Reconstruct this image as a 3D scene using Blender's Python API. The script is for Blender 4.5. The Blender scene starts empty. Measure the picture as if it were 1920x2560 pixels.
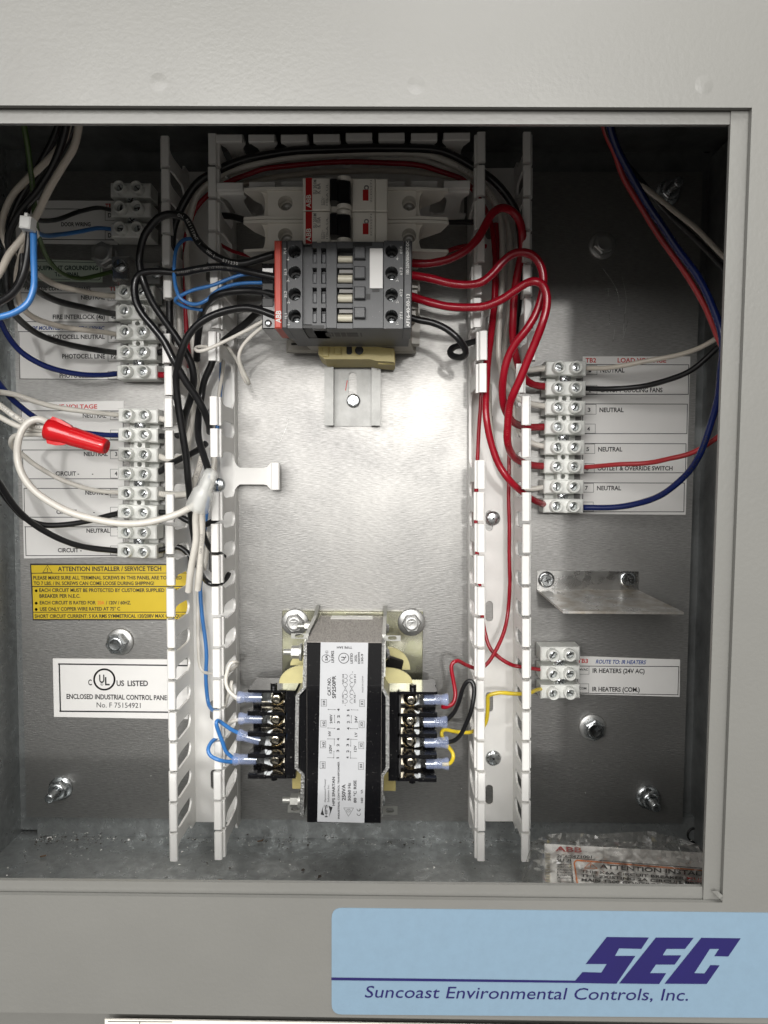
import bpy, math, random
from mathutils import Vector, Matrix
random.seed(7)
scn = bpy.context.scene
COL = scn.collection

# ------------------------------------------------------------------ camera
# Build space: millimetres on the mounting plate: x right, y up, z out of the cabinet (towards the viewer).
# World space: metres, panel upright: (x, y, z)mm -> (x, -z, y) * 0.001
F = 1775.0; DIST = 445.0; CX, CY = 960.0, 1280.0
def _norm(v): return Vector(v).normalized()
_n = _norm((24.0, 94.0, -F))                       # world -z (into the panel) seen from the camera
_x = Vector((1.0, -0.0055, 0.0)); _x = (_x - _n * _x.dot(_n)).normalized()
_z = -_n; _y = _z.cross(_x)
C2B = Matrix((_x, _y, _z))                         # camera space -> build space
def P(px, py, z=0.0):
    d = C2B @ Vector((px - CX, -(py - CY), -F))
    t = (z - DIST) / d.z
    return Vector((d.x * t, d.y * t, z))
def W(v): return Vector((v[0], -v[2], v[1])) * 0.001
B2W = Matrix(((1, 0, 0), (0, 0, -1), (0, 1, 0)))
cam = bpy.data.cameras.new('camera'); camo = bpy.data.objects.new('camera', cam); COL.objects.link(camo)
camo.matrix_world = Matrix.Translation(W((0, 0, DIST))) @ (B2W @ C2B).to_4x4()
cam.sensor_fit = 'VERTICAL'; cam.sensor_height = 24.0; cam.lens = 24.0 * F / 2560.0
cam.clip_start = 0.01; cam.clip_end = 50
scn.camera = camo
# ------------------------------------------------------------------ world and lamps
w = bpy.data.worlds.new('World'); scn.world = w; w.use_nodes = True
nt = w.node_tree; bg = nt.nodes['Background']
tc = nt.nodes.new('ShaderNodeTexCoord'); sx = nt.nodes.new('ShaderNodeSeparateXYZ'); rp = nt.nodes.new('ShaderNodeValToRGB')
mr = nt.nodes.new('ShaderNodeMapRange'); mr.inputs[1].default_value = -1; mr.inputs[2].default_value = 1
nt.links.new(tc.outputs['Generated'], sx.inputs[0]); nt.links.new(sx.outputs['Z'], mr.inputs[0]); nt.links.new(mr.outputs[0], rp.inputs[0])
nt.links.new(rp.outputs[0], bg.inputs[0])
rp.color_ramp.elements[0].color = (0.09, 0.08, 0.07, 1); rp.color_ramp.elements[1].color = (0.67, 0.655, 0.625, 1)
bg.inputs[1].default_value = 1.2
def lamp(name, pos, target, sx_, sy_, power, col, shape='RECTANGLE'):
    l = bpy.data.lights.new(name, 'AREA'); l.shape = shape; l.size = sx_; l.size_y = sy_; l.energy = power; l.color = col
    o = bpy.data.objects.new(name, l); COL.objects.link(o)
    a, b = W(pos), W(target); o.location = a
    o.rotation_euler = (b - a).to_track_quat('-Z', 'Y').to_euler(); return o
lamp('work_light', (170, 270, 2500), (0, 0, 0), 0.09, 0.09, 13, (1.0, 0.982, 0.955), 'ELLIPSE')
lamp('soft_fill', (-330, 560, 1900), (0, 0, 100), 1.9, 0.9, 44, (1.0, 0.98, 0.95))  # added broad soft fill, set out in front to brighten the cabinet inside
lamp('overhead_fill', (280, 690, 540), (60, 0, 200), 0.7, 0.12, 6.0, (1.0, 0.99, 0.96))  # added overhead fill, lights the panel top more than its bottom
scn.view_settings.view_transform = 'Standard'; scn.view_settings.look = 'None'
scn.view_settings.exposure = 0.0; scn.view_settings.gamma = 1.0
scn.render.resolution_x = 768; scn.render.resolution_y = 1024
scn.render.engine = 'CYCLES'
scn.cycles.max_bounces = 8; scn.cycles.transparent_max_bounces = 12

# ------------------------------------------------------------------ materials
def mat(name, col, rough=0.5, metal=0.0, spec=0.5, bump=0.0, bscale=(300, 300, 300), cvar=0.0, cscale=(40, 40, 40),
        rvar=0.0, trans=0.0, coat=0.0, sss=0.0, aniso=0.0, alpha=1.0, col2=None, bdist=0.0002, detail=4.0, dust=0.0):
    m = bpy.data.materials.new(name); m.use_nodes = True; n = m.node_tree.nodes; L = m.node_tree.links
    b = n['Principled BSDF']
    b.inputs['Base Color'].default_value = (*col, 1); b.inputs['Roughness'].default_value = rough
    b.inputs['Metallic'].default_value = metal; b.inputs['Specular IOR Level'].default_value = spec
    b.inputs['Transmission Weight'].default_value = trans; b.inputs['Coat Weight'].default_value = coat
    if sss: b.inputs['Subsurface Weight'].default_value = sss; b.inputs['Subsurface Radius'].default_value = (0.002, 0.002, 0.002); b.inputs['Subsurface Scale'].default_value = 1.0
    b.inputs['Anisotropic'].default_value = aniso; b.inputs['Alpha'].default_value = alpha
    tcn = n.new('ShaderNodeTexCoord')
    def noise(sc, det=4.0, rg=0.55):
        mp = n.new('ShaderNodeMapping'); mp.inputs['Scale'].default_value = sc
        L.new(tcn.outputs['Object'], mp.inputs[0]); t = n.new('ShaderNodeTexNoise')
        t.inputs['Scale'].default_value = 1.0; t.inputs['Detail'].default_value = det; t.inputs['Roughness'].default_value = rg
        L.new(mp.outputs[0], t.inputs[0]); return t
    if bump:
        t = noise(bscale, detail); bn = n.new('ShaderNodeBump'); bn.inputs['Strength'].default_value = bump; bn.inputs['Distance'].default_value = bdist
        L.new(t.outputs[0], bn.inputs['Height']); L.new(bn.outputs[0], b.inputs['Normal'])
    last = None
    if cvar or col2:
        t = noise(cscale, 6.0, 0.65); mx = n.new('ShaderNodeMix'); mx.data_type = 'RGBA'
        c2 = col2 if col2 else tuple(c * (1 - cvar) for c in col)
        mx.inputs[6].default_value = (*col, 1); mx.inputs[7].default_value = (*c2, 1)
        r = n.new('ShaderNodeMapRange'); r.inputs[1].default_value = 0.38; r.inputs[2].default_value = 0.66
        L.new(t.outputs[0], r.inputs[0]); L.new(r.outputs[0], mx.inputs[0]); L.new(mx.outputs[2], b.inputs['Base Color']); last = mx
    if dust:
        t = noise((900, 900, 900), 2.0); r = n.new('ShaderNodeMapRange'); r.inputs[1].default_value = 0.68; r.inputs[2].default_value = 0.72; r.inputs[4].default_value = dust
        L.new(t.outputs[0], r.inputs[0]); mx = n.new('ShaderNodeMix'); mx.data_type = 'RGBA'; mx.inputs[6].default_value = (*col, 1)
        if last: L.new(last.outputs[2], mx.inputs[6])
        mx.inputs[7].default_value = (0.5, 0.48, 0.44, 1); L.new(r.outputs[0], mx.inputs[0]); L.new(mx.outputs[2], b.inputs['Base Color'])
    if rvar:
        t = noise(cscale, 5.0); r = n.new('ShaderNodeMapRange'); r.inputs[1].default_value = 0.3; r.inputs[2].default_value = 0.7
        r.inputs[3].default_value = max(0.02, rough - rvar); r.inputs[4].default_value = rough + rvar
        L.new(t.outputs[0], r.inputs[0]); L.new(r.outputs[0], b.inputs['Roughness'])
    return m
# object space of every mesh is world metres (x, -out, up); brushed plate grain runs along x
M = {}
M['paint'] = mat('grey_enamel_paint', (0.170, 0.169, 0.158), 0.32, bump=0.32, bscale=(600, 600, 600), bdist=0.00025, cvar=0.10, cscale=(9, 9, 9), rvar=0.06)
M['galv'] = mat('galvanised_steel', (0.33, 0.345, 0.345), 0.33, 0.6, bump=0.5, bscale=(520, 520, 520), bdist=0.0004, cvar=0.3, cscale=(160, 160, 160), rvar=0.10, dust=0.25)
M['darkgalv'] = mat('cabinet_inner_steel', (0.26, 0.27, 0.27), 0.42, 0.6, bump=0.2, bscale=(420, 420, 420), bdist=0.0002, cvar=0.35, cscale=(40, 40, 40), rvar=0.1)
M['plate'] = mat('brushed_aluminium', (0.375, 0.371, 0.362), 0.54, 1.0, bump=1.0, bscale=(260, 700, 2100), bdist=0.00016, cvar=0.30, cscale=(240, 700, 2100), rvar=0.05, aniso=0.4)
def _lobe(m):
    n = m.node_tree.nodes; L = m.node_tree.links; b = n['Principled BSDF']; g = n.new('ShaderNodeBsdfAnisotropic'); g.inputs['Roughness'].default_value = 0.34; g.inputs['Color'].default_value = (0.42, 0.41, 0.39, 1)
    tcn = n.new('ShaderNodeTexCoord'); mp_ = n.new('ShaderNodeMapping'); mp_.inputs['Scale'].default_value = (160, 500, 1500); t = n.new('ShaderNodeTexNoise'); t.inputs['Scale'].default_value = 1
    L.new(tcn.outputs['Object'], mp_.inputs[0]); L.new(mp_.outputs[0], t.inputs[0]); bn = n.new('ShaderNodeBump'); bn.inputs['Strength'].default_value = 0.5; bn.inputs['Distance'].default_value = 0.00004
    L.new(t.outputs[0], bn.inputs['Height']); L.new(bn.outputs[0], g.inputs['Normal'])
    mx = n.new('ShaderNodeMixShader'); big = n.new('ShaderNodeTexNoise'); big.inputs['Scale'].default_value = 22; big.inputs['Detail'].default_value = 3; L.new(tcn.outputs['Object'], big.inputs[0])
    r = n.new('ShaderNodeMapRange'); r.inputs[1].default_value = .35; r.inputs[2].default_value = .65; r.inputs[3].default_value = .03; r.inputs[4].default_value = .28; L.new(big.outputs[0], r.inputs[0]); L.new(r.outputs[0], mx.inputs[0])
    L.new(b.outputs[0], mx.inputs[1]); L.new(g.outputs[0], mx.inputs[2]); L.new(mx.outputs[0], n['Material Output'].inputs[0])
_lobe(M['plate'])
M['tab'] = mat('passivated_tab_steel', (0.46, 0.46, 0.43), 0.38, 0.6, bump=0.3, bscale=(900, 900, 900), bdist=0.0001, cvar=0.15)
M['rail'] = mat('dull_rail_steel', (0.30, 0.30, 0.29), 0.5, 0.85, bump=0.3, bscale=(900, 200, 200), bdist=0.0001, cvar=0.2, cscale=(90, 90, 90))
M['alu'] = mat('bright_aluminium', (0.66, 0.655, 0.64), 0.28, 1.0, bump=0.3, bscale=(900, 120, 120), bdist=0.0001, cvar=0.2, cscale=(90, 90, 90), rvar=0.1)
M['shelf'] = mat('dirty_aluminium', (0.74, 0.735, 0.72), 0.34, 0.65, bump=0.4, bscale=(700, 700, 700), bdist=0.0002, cvar=0.1, cscale=(60, 60, 60), rvar=0.14, col2=(0.38, 0.33, 0.26), dust=0.9)
M['duct'] = mat('white_pvc_duct', (0.80, 0.79, 0.765), 0.38, bump=0.04, bscale=(120, 120, 120), cvar=0.05, cscale=(30, 30, 30), spec=0.45)
M['beige'] = mat('breaker_beige_plastic', (0.82, 0.79, 0.72), 0.42, bump=0.1, bscale=(900, 900, 900), bdist=0.0001, cvar=0.05)
M['nylon'] = mat('translucent_nylon', (0.93, 0.94, 0.90), 0.34, trans=0.22, sss=0.0, cvar=0.08, cscale=(90, 90, 90), spec=0.5)
M['clear'] = mat('frosted_clear_plastic', (0.94, 0.95, 0.92), 0.22, trans=0.2, alpha=0.42, cvar=0.06, cscale=(120, 120, 120))
M['crimp'] = mat('blue_translucent_nylon', (0.42, 0.50, 0.76), 0.12, trans=0.0, alpha=0.38, coat=0.4, cvar=0.2, cscale=(200, 200, 200))
M['zinc'] = mat('zinc_plated_steel', (0.62, 0.645, 0.66), 0.24, 1.0, bump=0.25, bscale=(900, 900, 900), bdist=0.0001, rvar=0.1, cvar=0.2, cscale=(260, 260, 260))
M['dullzinc'] = mat('dull_zinc_washer', (0.52, 0.52, 0.51), 0.42, 0.9, bump=0.3, bscale=(900, 900, 900), bdist=0.0001, cvar=0.15)
M['yzinc'] = mat('yellow_passivated_steel', (0.50, 0.49, 0.40), 0.26, 1.0, bump=0.2, bscale=(700, 700, 700), bdist=0.0001, cvar=0.1, col2=(0.42, 0.42, 0.28), cscale=(50, 50, 50), rvar=0.1, dust=0.8)
M['brass'] = mat('nickel_brass', (0.86, 0.79, 0.64), 0.18, 1.0, rvar=0.08, cvar=0.2, cscale=(300, 300, 300))
M['lam'] = mat('steel_laminations', (0.43, 0.40, 0.37), 0.55, 0.35, bump=0.9, bscale=(1500, 60, 60), bdist=0.0004, cvar=0.45, cscale=(1500, 300, 160))
M['edge'] = mat('rough_sheared_steel', (0.42, 0.42, 0.41), 0.4, 0.9, bump=1.0, bscale=(900, 900, 900), bdist=0.0006, cvar=0.5, cscale=(700, 700, 700))
M['coreblack'] = mat('black_varnished_core', (0.006, 0.006, 0.007), 0.16, bump=0.1, bscale=(900, 100, 60), bdist=0.0001, coat=0.3, dust=0.08)
M['blackplastic'] = mat('black_glossy_phenolic', (0.007, 0.007, 0.008), 0.14, bump=0.12, bscale=(500, 500, 500), bdist=0.0002, coat=0.3, dust=0.35)
M['matteblack'] = mat('black_plastic', (0.010, 0.010, 0.010), 0.4, bump=0.15, bscale=(900, 900, 900), bdist=0.0001)
M['hole'] = mat('recess_shade_black', (0.006, 0.006, 0.006), 0.5)  # near-black colour stands in for the shade inside slots, bores and recesses
M['contactor'] = mat('dark_grey_plastic', (0.058, 0.060, 0.064), 0.42, bump=0.25, bscale=(1800, 1800, 1800), bdist=0.0001, cvar=0.12, cscale=(60, 60, 60), dust=0.12)
M['contactor2'] = mat('mid_grey_plastic', (0.085, 0.088, 0.094), 0.38, bump=0.2, bscale=(1800, 1800, 1800), bdist=0.0001, cvar=0.12)
M['redstrip'] = mat('coral_red_plastic', (0.56, 0.07, 0.045), 0.45, bump=0.15, bscale=(1500, 1500, 1500), bdist=0.0001, cvar=0.08)
M['cream'] = mat('cream_plastic', (0.66, 0.62, 0.50), 0.35, cvar=0.05)
M['greybase'] = mat('grey_beige_base', (0.44, 0.42, 0.38), 0.45, bump=0.1, bscale=(900, 900, 900), bdist=0.0001, cvar=0.08)
M['endstop'] = mat('pale_yellow_polyamide', (0.56, 0.47, 0.19), 0.45, bump=0.1, bscale=(700, 700, 700), cvar=0.12, cscale=(100, 100, 100))
M['bobbin'] = mat('yellow_bobbin_nylon', (0.66, 0.60, 0.30), 0.35, trans=0.12, cvar=0.12, cscale=(120, 120, 120))
M['paper'] = mat('white_vinyl_label', (0.82, 0.81, 0.79), 0.42, cvar=0.04, cscale=(25, 25, 25), spec=0.4)
M['greenpaper'] = mat('pale_green_label', (0.58, 0.66, 0.56), 0.42, cvar=0.04)
M['silverlabel'] = mat('silver_grey_label', (0.58, 0.59, 0.61), 0.32, 0.15, cvar=0.06, cscale=(60, 60, 60))
M['yellowlabel'] = mat('yellow_vinyl_label', (0.66, 0.48, 0.025), 0.38, cvar=0.05)
M['bluelabel'] = mat('light_blue_vinyl', (0.172, 0.255, 0.335), 0.42, bump=0.25, bscale=(1500, 1500, 1500), bdist=0.0001, cvar=0.06, cscale=(200, 200, 200), rvar=0.06)
M['ink'] = mat('black_ink', (0.018, 0.018, 0.02), 0.5)
M['redink'] = mat('red_ink', (0.55, 0.035, 0.03), 0.5)
M['orangeink'] = mat('orange_ink', (0.75, 0.20, 0.03), 0.5)
M['blueink'] = mat('blue_ink', (0.02, 0.07, 0.30), 0.5)
M['navyink'] = mat('navy_ink', (0.006, 0.003, 0.080), 0.55, cvar=0.1)
M['greenink'] = mat('dark_green_ink', (0.01, 0.05, 0.035), 0.5)
M['whiteink'] = mat('white_ink', (0.68, 0.68, 0.66), 0.5)
M['greyink'] = mat('grey_ink', (0.26, 0.25, 0.24), 0.5)
M['toggle'] = mat('black_toggle', (0.006, 0.006, 0.007), 0.28)
M['redflag'] = mat('red_indicator', (0.42, 0.015, 0.015), 0.35)
M['rednut'] = mat('red_wire_nut_plastic', (0.62, 0.010, 0.015), 0.22, bump=0.1, bscale=(300, 300, 300), coat=0.3, cvar=0.08, cscale=(150, 150, 150))
M['tie'] = mat('white_nylon_tie', (0.82, 0.82, 0.80), 0.3, trans=0.15)
def wiremat(name, col, rough=0.32): return mat(name, col, rough, bump=0.10, bscale=(260, 260, 260), bdist=0.0003, cvar=0.08, cscale=(150, 150, 150), coat=0.15)
M['w_black'] = wiremat('black_wire_insulation', (0.010, 0.010, 0.011), 0.30)
M['w_white'] = wiremat('white_wire_insulation', (0.70, 0.67, 0.61), 0.36)
M['w_beige'] = wiremat('aged_white_insulation', (0.60, 0.545, 0.47), 0.38)
M['w_red'] = wiremat('red_wire_insulation', (0.32, 0.004, 0.016), 0.27)
M['w_pink'] = wiremat('faded_red_insulation', (0.42, 0.035, 0.04), 0.30)
M['w_blue'] = wiremat('blue_wire_insulation', (0.045, 0.19, 0.50), 0.30)
M['w_navy'] = wiremat('navy_wire_insulation', (0.006, 0.016, 0.105), 0.25)
M['w_green'] = wiremat('green_wire_insulation', (0.05, 0.10, 0.02), 0.35)
M['w_yellow'] = wiremat('yellow_wire_insulation', (0.72, 0.54, 0.03), 0.30)
M['chip_light'] = mat('pale_debris', (0.88, 0.86, 0.82), 0.5)
M['chip_rust'] = mat('rusty_shaving', (0.16, 0.09, 0.045), 0.7)
M['chip_dark'] = mat('dark_debris', (0.05, 0.035, 0.025), 0.7)
def film_mat():
    m = bpy.data.materials.new('clear_plastic_film'); m.use_nodes = True; n = m.node_tree.nodes; L = m.node_tree.links
    n.remove(n['Principled BSDF']); o = n['Material Output']
    t = n.new('ShaderNodeBsdfTransparent'); t.inputs[0].default_value = (0.97, 0.965, 0.95, 1)
    g = n.new('ShaderNodeBsdfGlossy'); g.inputs['Roughness'].default_value = 0.08
    d = n.new('ShaderNodeBsdfDiffuse'); d.inputs[0].default_value = (0.75, 0.72, 0.66, 1)
    f = n.new('ShaderNodeLayerWeight'); f.inputs[0].default_value = 0.36
    m1 = n.new('ShaderNodeMixShader'); m2 = n.new('ShaderNodeMixShader'); m2.inputs[0].default_value = 0.03
    L.new(f.outputs['Fresnel'], m1.inputs[0]); L.new(t.outputs[0], m1.inputs[1]); L.new(g.outputs[0], m1.inputs[2])
    L.new(m1.outputs[0], m2.inputs[1]); L.new(d.outputs[0], m2.inputs[2]); L.new(m2.outputs[0], o.inputs[0]); return m
M['film'] = film_mat()

# ------------------------------------------------------------------ builders
class B:
    """mesh collector in build space (mm)"""
    def __init__(s): s.v = []; s.f = []; s.T = None; s.sm = []
    def add(s, vs, fs, smooth=False):
        o = len(s.v)
        for p in vs:
            p = Vector(p)
            if s.T is not None: p = s.T @ p
            s.v.append(p)
        for f in fs: s.f.append([i + o for i in f]); s.sm.append(smooth)
        return s
    def box(s, x0, x1, y0, y1, z0, z1):
        vs = [(x, y, z) for z in (z0, z1) for y in (y0, y1) for x in (x0, x1)]
        return s.add(vs, [(0, 2, 3, 1), (4, 5, 7, 6), (0, 1, 5, 4), (2, 6, 7, 3), (0, 4, 6, 2), (1, 3, 7, 5)])
    def cbox(s, x0, x1, y0, y1, z0, z1, c=0.4):
        """box with its front edges chamfered"""
        if x0 > x1: x0, x1 = x1, x0
        if y0 > y1: y0, y1 = y1, y0
        c = min(c, (x1 - x0) * .4, (y1 - y0) * .4, (z1 - z0) * .6)
        a = [(x0, y0), (x1, y0), (x1, y1), (x0, y1)]; b = [(x0 + c, y0 + c), (x1 - c, y0 + c), (x1 - c, y1 - c), (x0 + c, y1 - c)]
        vs = [(*p, z0) for p in a] + [(*p, z1 - c) for p in a] + [(*p, z1) for p in b]
        fs = [(3, 2, 1, 0), (8, 9, 10, 11)]
        for i in range(4):
            j = (i + 1) % 4; fs += [(i, j, 4 + j, 4 + i), (4 + i, 4 + j, 8 + j, 8 + i)]
        return s.add(vs, fs)
    def quad(s, a, b, c, d): return s.add([a, b, c, d], [(0, 1, 2, 3)])
    def prism(s, poly, z0, z1, ax='z'):
        n = len(poly)
        def m(p, h): return (p[0], p[1], h) if ax == 'z' else ((p[0], h, p[1]) if ax == 'y' else (h, p[0], p[1]))
        vs = [m(p, z0) for p in poly] + [m(p, z1) for p in poly]
        fs = [tuple(range(n))[::-1], tuple(range(n, 2 * n))] + [(i, (i + 1) % n, n + (i + 1) % n, n + i) for i in range(n)]
        return s.add(vs, fs)
    def cyl(s, p0, p1, r0, r1=None, n=16, caps=True, smooth=True, ph=0.0):
        r1 = r0 if r1 is None else r1
        p0 = Vector(p0); p1 = Vector(p1); d = (p1 - p0).normalized()
        u = d.orthogonal().normalized() if abs(d.z) < .9 else Vector((1, 0, 0)); u = (u - d * u.dot(d)).normalized(); w_ = d.cross(u)
        vs = []
        for p, r in ((p0, r0), (p1, r1)):
            for i in range(n):
                a = 2 * math.pi * i / n + ph; vs.append(p + u * (math.cos(a) * r) + w_ * (math.sin(a) * r))
        s.add(vs, [(i, (i + 1) % n, n + (i + 1) % n, n + i) for i in range(n)], smooth and n > 8)
        if caps: s.add(vs[:n], [tuple(range(n))[::-1]]); s.add(vs[n:], [tuple(range(n))])
        return s
    def lathe(s, c, prof, n=20, ax=(0, 0, 1), smooth=True, closed=True):
        c = Vector(c); d = Vector(ax).normalized(); u = d.orthogonal().normalized(); w_ = d.cross(u); k = len(prof); vs = []
        for r, h in prof:
            for i in range(n):
                a = 2 * math.pi * i / n; vs.append(c + d * h + u * (math.cos(a) * r) + w_ * (math.sin(a) * r))
        fs = [(j * n + i, j * n + (i + 1) % n, (j + 1) * n + (i + 1) % n, (j + 1) * n + i) for j in range(k - 1) for i in range(n)]
        s.add(vs, fs, smooth)
        if closed:
            if prof[0][0] > 0.01: s.add(vs[:n], [tuple(range(n))[::-1]])
            if prof[-1][0] > 0.01: s.add(vs[-n:], [tuple(range(n))])
        return s
    def tube(s, pts, r, n=10, steps=5):
        pts = [Vector(p) for p in pts]; q = [pts[0] * 2 - pts[1]] + pts + [pts[-1] * 2 - pts[-2]]; path = []
        for i in range(1, len(q) - 2):
            p0, p1, p2, p3 = q[i - 1:i + 3]; k = max(3, min(14, int((p2 - p1).length / 2.2)))
            for j in range(k):
                t = j / k; path.append(0.5 * ((2 * p1) + (p2 - p0) * t + (2 * p0 - 5 * p1 + 4 * p2 - p3) * t * t + (3 * p1 - p0 - 3 * p2 + p3) * t ** 3))
        path.append(pts[-1]); nrm = None; vs = []; L = len(path)
        for i, p in enumerate(path):
            tg = (path[min(i + 1, L - 1)] - path[max(i - 1, 0)]).normalized()
            if nrm is None: nrm = tg.orthogonal().normalized()
            nrm = (nrm - tg * nrm.dot(tg)).normalized(); bn = tg.cross(nrm)
            rv = r * (1 + .018 * math.sin(i * 1.3 + len(pts)) + .014 * math.sin(i * .41)); p = p + nrm * (.10 * math.sin(i * .5 + len(pts) * 2)) + bn * (.10 * math.sin(i * .37)) if 0 < i < L - 1 else p
            for k in range(n):
                a = 2 * math.pi * k / n; vs.append(p + nrm * (math.cos(a) * rv) + bn * (math.sin(a) * rv))
        s.add(vs, [(i * n + k, i * n + (k + 1) % n, (i + 1) * n + (k + 1) % n, (i + 1) * n + k) for i in range(L - 1) for k in range(n)], True)
        s.add(vs[:n], [tuple(range(n))[::-1]]); s.add(vs[-n:], [tuple(range(n))]); s.path = path
        return s
    def ringplate(s, x0, x1, y0, y1, z, hx, hy, hrx, hry, n=16, thick=1.0):
        """rectangle at height z with an oval (stadium) hole, with rim depth"""
        vo = []; vi = []
        for i in range(n):
            a = 2 * math.pi * i / n + math.pi / n; c, sn = math.cos(a), math.sin(a)
            rr = min(hrx, hry); px = (hrx - rr) * (1 if c > 0 else -1) + rr * c; py = (hry - rr) * (1 if sn > 0 else -1) + rr * sn
            vi.append((hx + px, hy + py))
            t = 1e9
            if c > 1e-6: t = min(t, (x1 - hx) / c)
            if c < -1e-6: t = min(t, (x0 - hx) / c)
            if sn > 1e-6: t = min(t, (y1 - hy) / sn)
            if sn < -1e-6: t = min(t, (y0 - hy) / sn)
            vo.append([hx + c * t, hy + sn * t])
        for cx_, cy_ in ((x0, y0), (x1, y0), (x1, y1), (x0, y1)):
            k = min(range(n), key=lambda i: (vo[i][0] - cx_) ** 2 + (vo[i][1] - cy_) ** 2); vo[k] = [cx_, cy_]
        vs = [(*p, z) for p in vo] + [(*p, z) for p in vi] + [(*p, z - thick) for p in vi]
        fs = [(i, (i + 1) % n, n + (i + 1) % n, n + i) for i in range(n)] + [(n + i, n + (i + 1) % n, 2 * n + (i + 1) % n, 2 * n + i) for i in range(n)]
        return s.add(vs, fs)
    def mesh(s, name, base=(0, 0, 0)):
        me = bpy.data.meshes.new(name); o = W(base)
        me.from_pydata([tuple(W(p) - o) for p in s.v], [], s.f); me.polygons.foreach_set('use_smooth', s.sm); me.update()
        return me
def setp(o, label=None, cat=None, group=None, kind=None):
    if label: o['label'] = label
    if cat: o['category'] = cat
    if group: o['group'] = group
    if kind: o['kind'] = kind
    return o
BASE = {}
def thing(name, base, label, cat, group=None):
    o = bpy.data.objects.new(name, None); o.empty_display_size = 0.01; COL.objects.link(o); o.location = W(base); BASE[o] = Vector(base)
    return setp(o, label, cat, group)
def part(name, b, m, parent, label=None, kind=None):
    base = BASE[parent]; me = b.mesh(name, base); me.materials.append(M[m]); o = bpy.data.objects.new(name, me); COL.objects.link(o)
    o.parent = parent; BASE[o] = base
    if parent.parent is not None or parent.type == 'MESH': pass
    return setp(o, label, kind=kind)
def sub(name, b, m, parent, label=None, kind=None):
    """child of a mesh part that sits at its thing's origin"""
    return part(name, b, m, parent, label, kind)
def single(name, b, m, base, label, cat, group=None, kind=None):
    me = b.mesh(name, base); me.materials.append(M[m]); o = bpy.data.objects.new(name, me); COL.objects.link(o); o.location = W(base); BASE[o] = Vector(base)
    return setp(o, label, cat, group, kind)
def inst(name, me, parent, loc, rotz=0.0, label=None):
    """share a mesh under a parent; loc relative to the parent, build mm; rotz about the panel normal (counter-clockwise seen from the front)"""
    o = bpy.data.objects.new(name, me); COL.objects.link(o); o.parent = parent; o.location = W(loc); o.rotation_euler = (0, -rotz, 0)
    BASE[o] = Vector((0, 0, 0))
    return setp(o, label)

# lettering
_tc = {}
def _glyphs(s, bold):
    k = (s, bold)
    if k not in _tc:
        c = bpy.data.curves.new('t', 'FONT'); c.body = s; c.size = 1; c.resolution_u = 3; c.offset = 0.024 if bold else 0.0; c.fill_mode = 'FRONT'
        o = bpy.data.objects.new('t', c); me = bpy.data.meshes.new_from_object(o)
        vs = [v.co.copy() for v in me.vertices]; fs = [tuple(p.vertices) for p in me.polygons]
        bpy.data.objects.remove(o); bpy.data.curves.remove(c); bpy.data.meshes.remove(me)
        x0 = min(v.x for v in vs); x1 = max(v.x for v in vs); _tc[k] = (vs, fs, x0, x1)
    return _tc[k]
CAP = None
def txt(b, s, p0, p1, h, z, bold=True, shear=0.0, raw=False):
    """flat lettering: baseline from pixel p0 to pixel p1, capital height h pixels, on plane z"""
    global CAP
    if CAP is None: CAP = max(v.y for v in _glyphs('H', False)[0])
    vs, fs, x0, x1 = _glyphs(s, bold)
    a = Vector(p0) if raw else P(*p0, z); e = Vector(p1) if raw else P(*p1, z)
    ex = e - a; L = ex.length; exn = ex / L; ey = Vector((-exn.y, exn.x, 0))
    hm = h if raw else h * (DIST - z) / F
    b.add([a + exn * ((v.x - x0) / (x1 - x0) * L + shear * v.y / CAP * hm) + ey * (v.y / CAP * hm) for v in vs], fs)
def line(b, p0, p1, wpx, z):
    a = P(*p0, z); e = P(*p1, z); d = (e - a).normalized(); n_ = Vector((-d.y, d.x, 0)) * (wpx * (DIST - z) / F / 2); a -= d * n_.length; e += d * n_.length
    b.add([a - n_, e - n_, e + n_, a + n_], [(0, 1, 2, 3)])
def rect(b, x0, y0, x1, y1, wpx, z):
    line(b, (x0, y0), (x1, y0), wpx, z); line(b, (x1, y0), (x1, y1), wpx, z); line(b, (x1, y1), (x0, y1), wpx, z); line(b, (x0, y1), (x0, y0), wpx, z)
def arc(b, c, rx, ry, a0, a1, wpx, z, n=20):
    pts = [(c[0] + rx * math.cos(math.radians(a0 + (a1 - a0) * i / n)), c[1] + ry * math.sin(math.radians(a0 + (a1 - a0) * i / n))) for i in range(n + 1)]
    for i in range(n): line(b, pts[i], pts[i + 1], wpx, z)
def poly(b, pts, z):
    vs = [P(*p, z) for p in pts]; b.add(vs, [tuple(range(len(vs)))[::-1]])
def sheet(corners, z, t=0.25):
    """thin sticker from four pixel corners TL TR BR BL"""
    b = B(); v = [P(*p, z) for p in corners]; lo = [Vector((p.x, p.y, z - t)) for p in v]
    b.add(lo + v, [(0, 1, 2, 3), (7, 6, 5, 4), (0, 4, 5, 1), (1, 5, 6, 2), (2, 6, 7, 3), (3, 7, 4, 0)]); return b
def roundpoly(corners, r, n=5):
    out = []; k = len(corners)
    for i in range(k):
        a = Vector(corners[i - 1]); c = Vector(corners[i]); d = Vector(corners[(i + 1) % k]); p = c + (a - c).normalized() * r; q = c + (d - c).normalized() * r
        for j in range(n + 1):
            t = j / n; out.append(tuple(p * (1 - t) ** 2 + c * 2 * t * (1 - t) + q * t * t))
    return out

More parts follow.
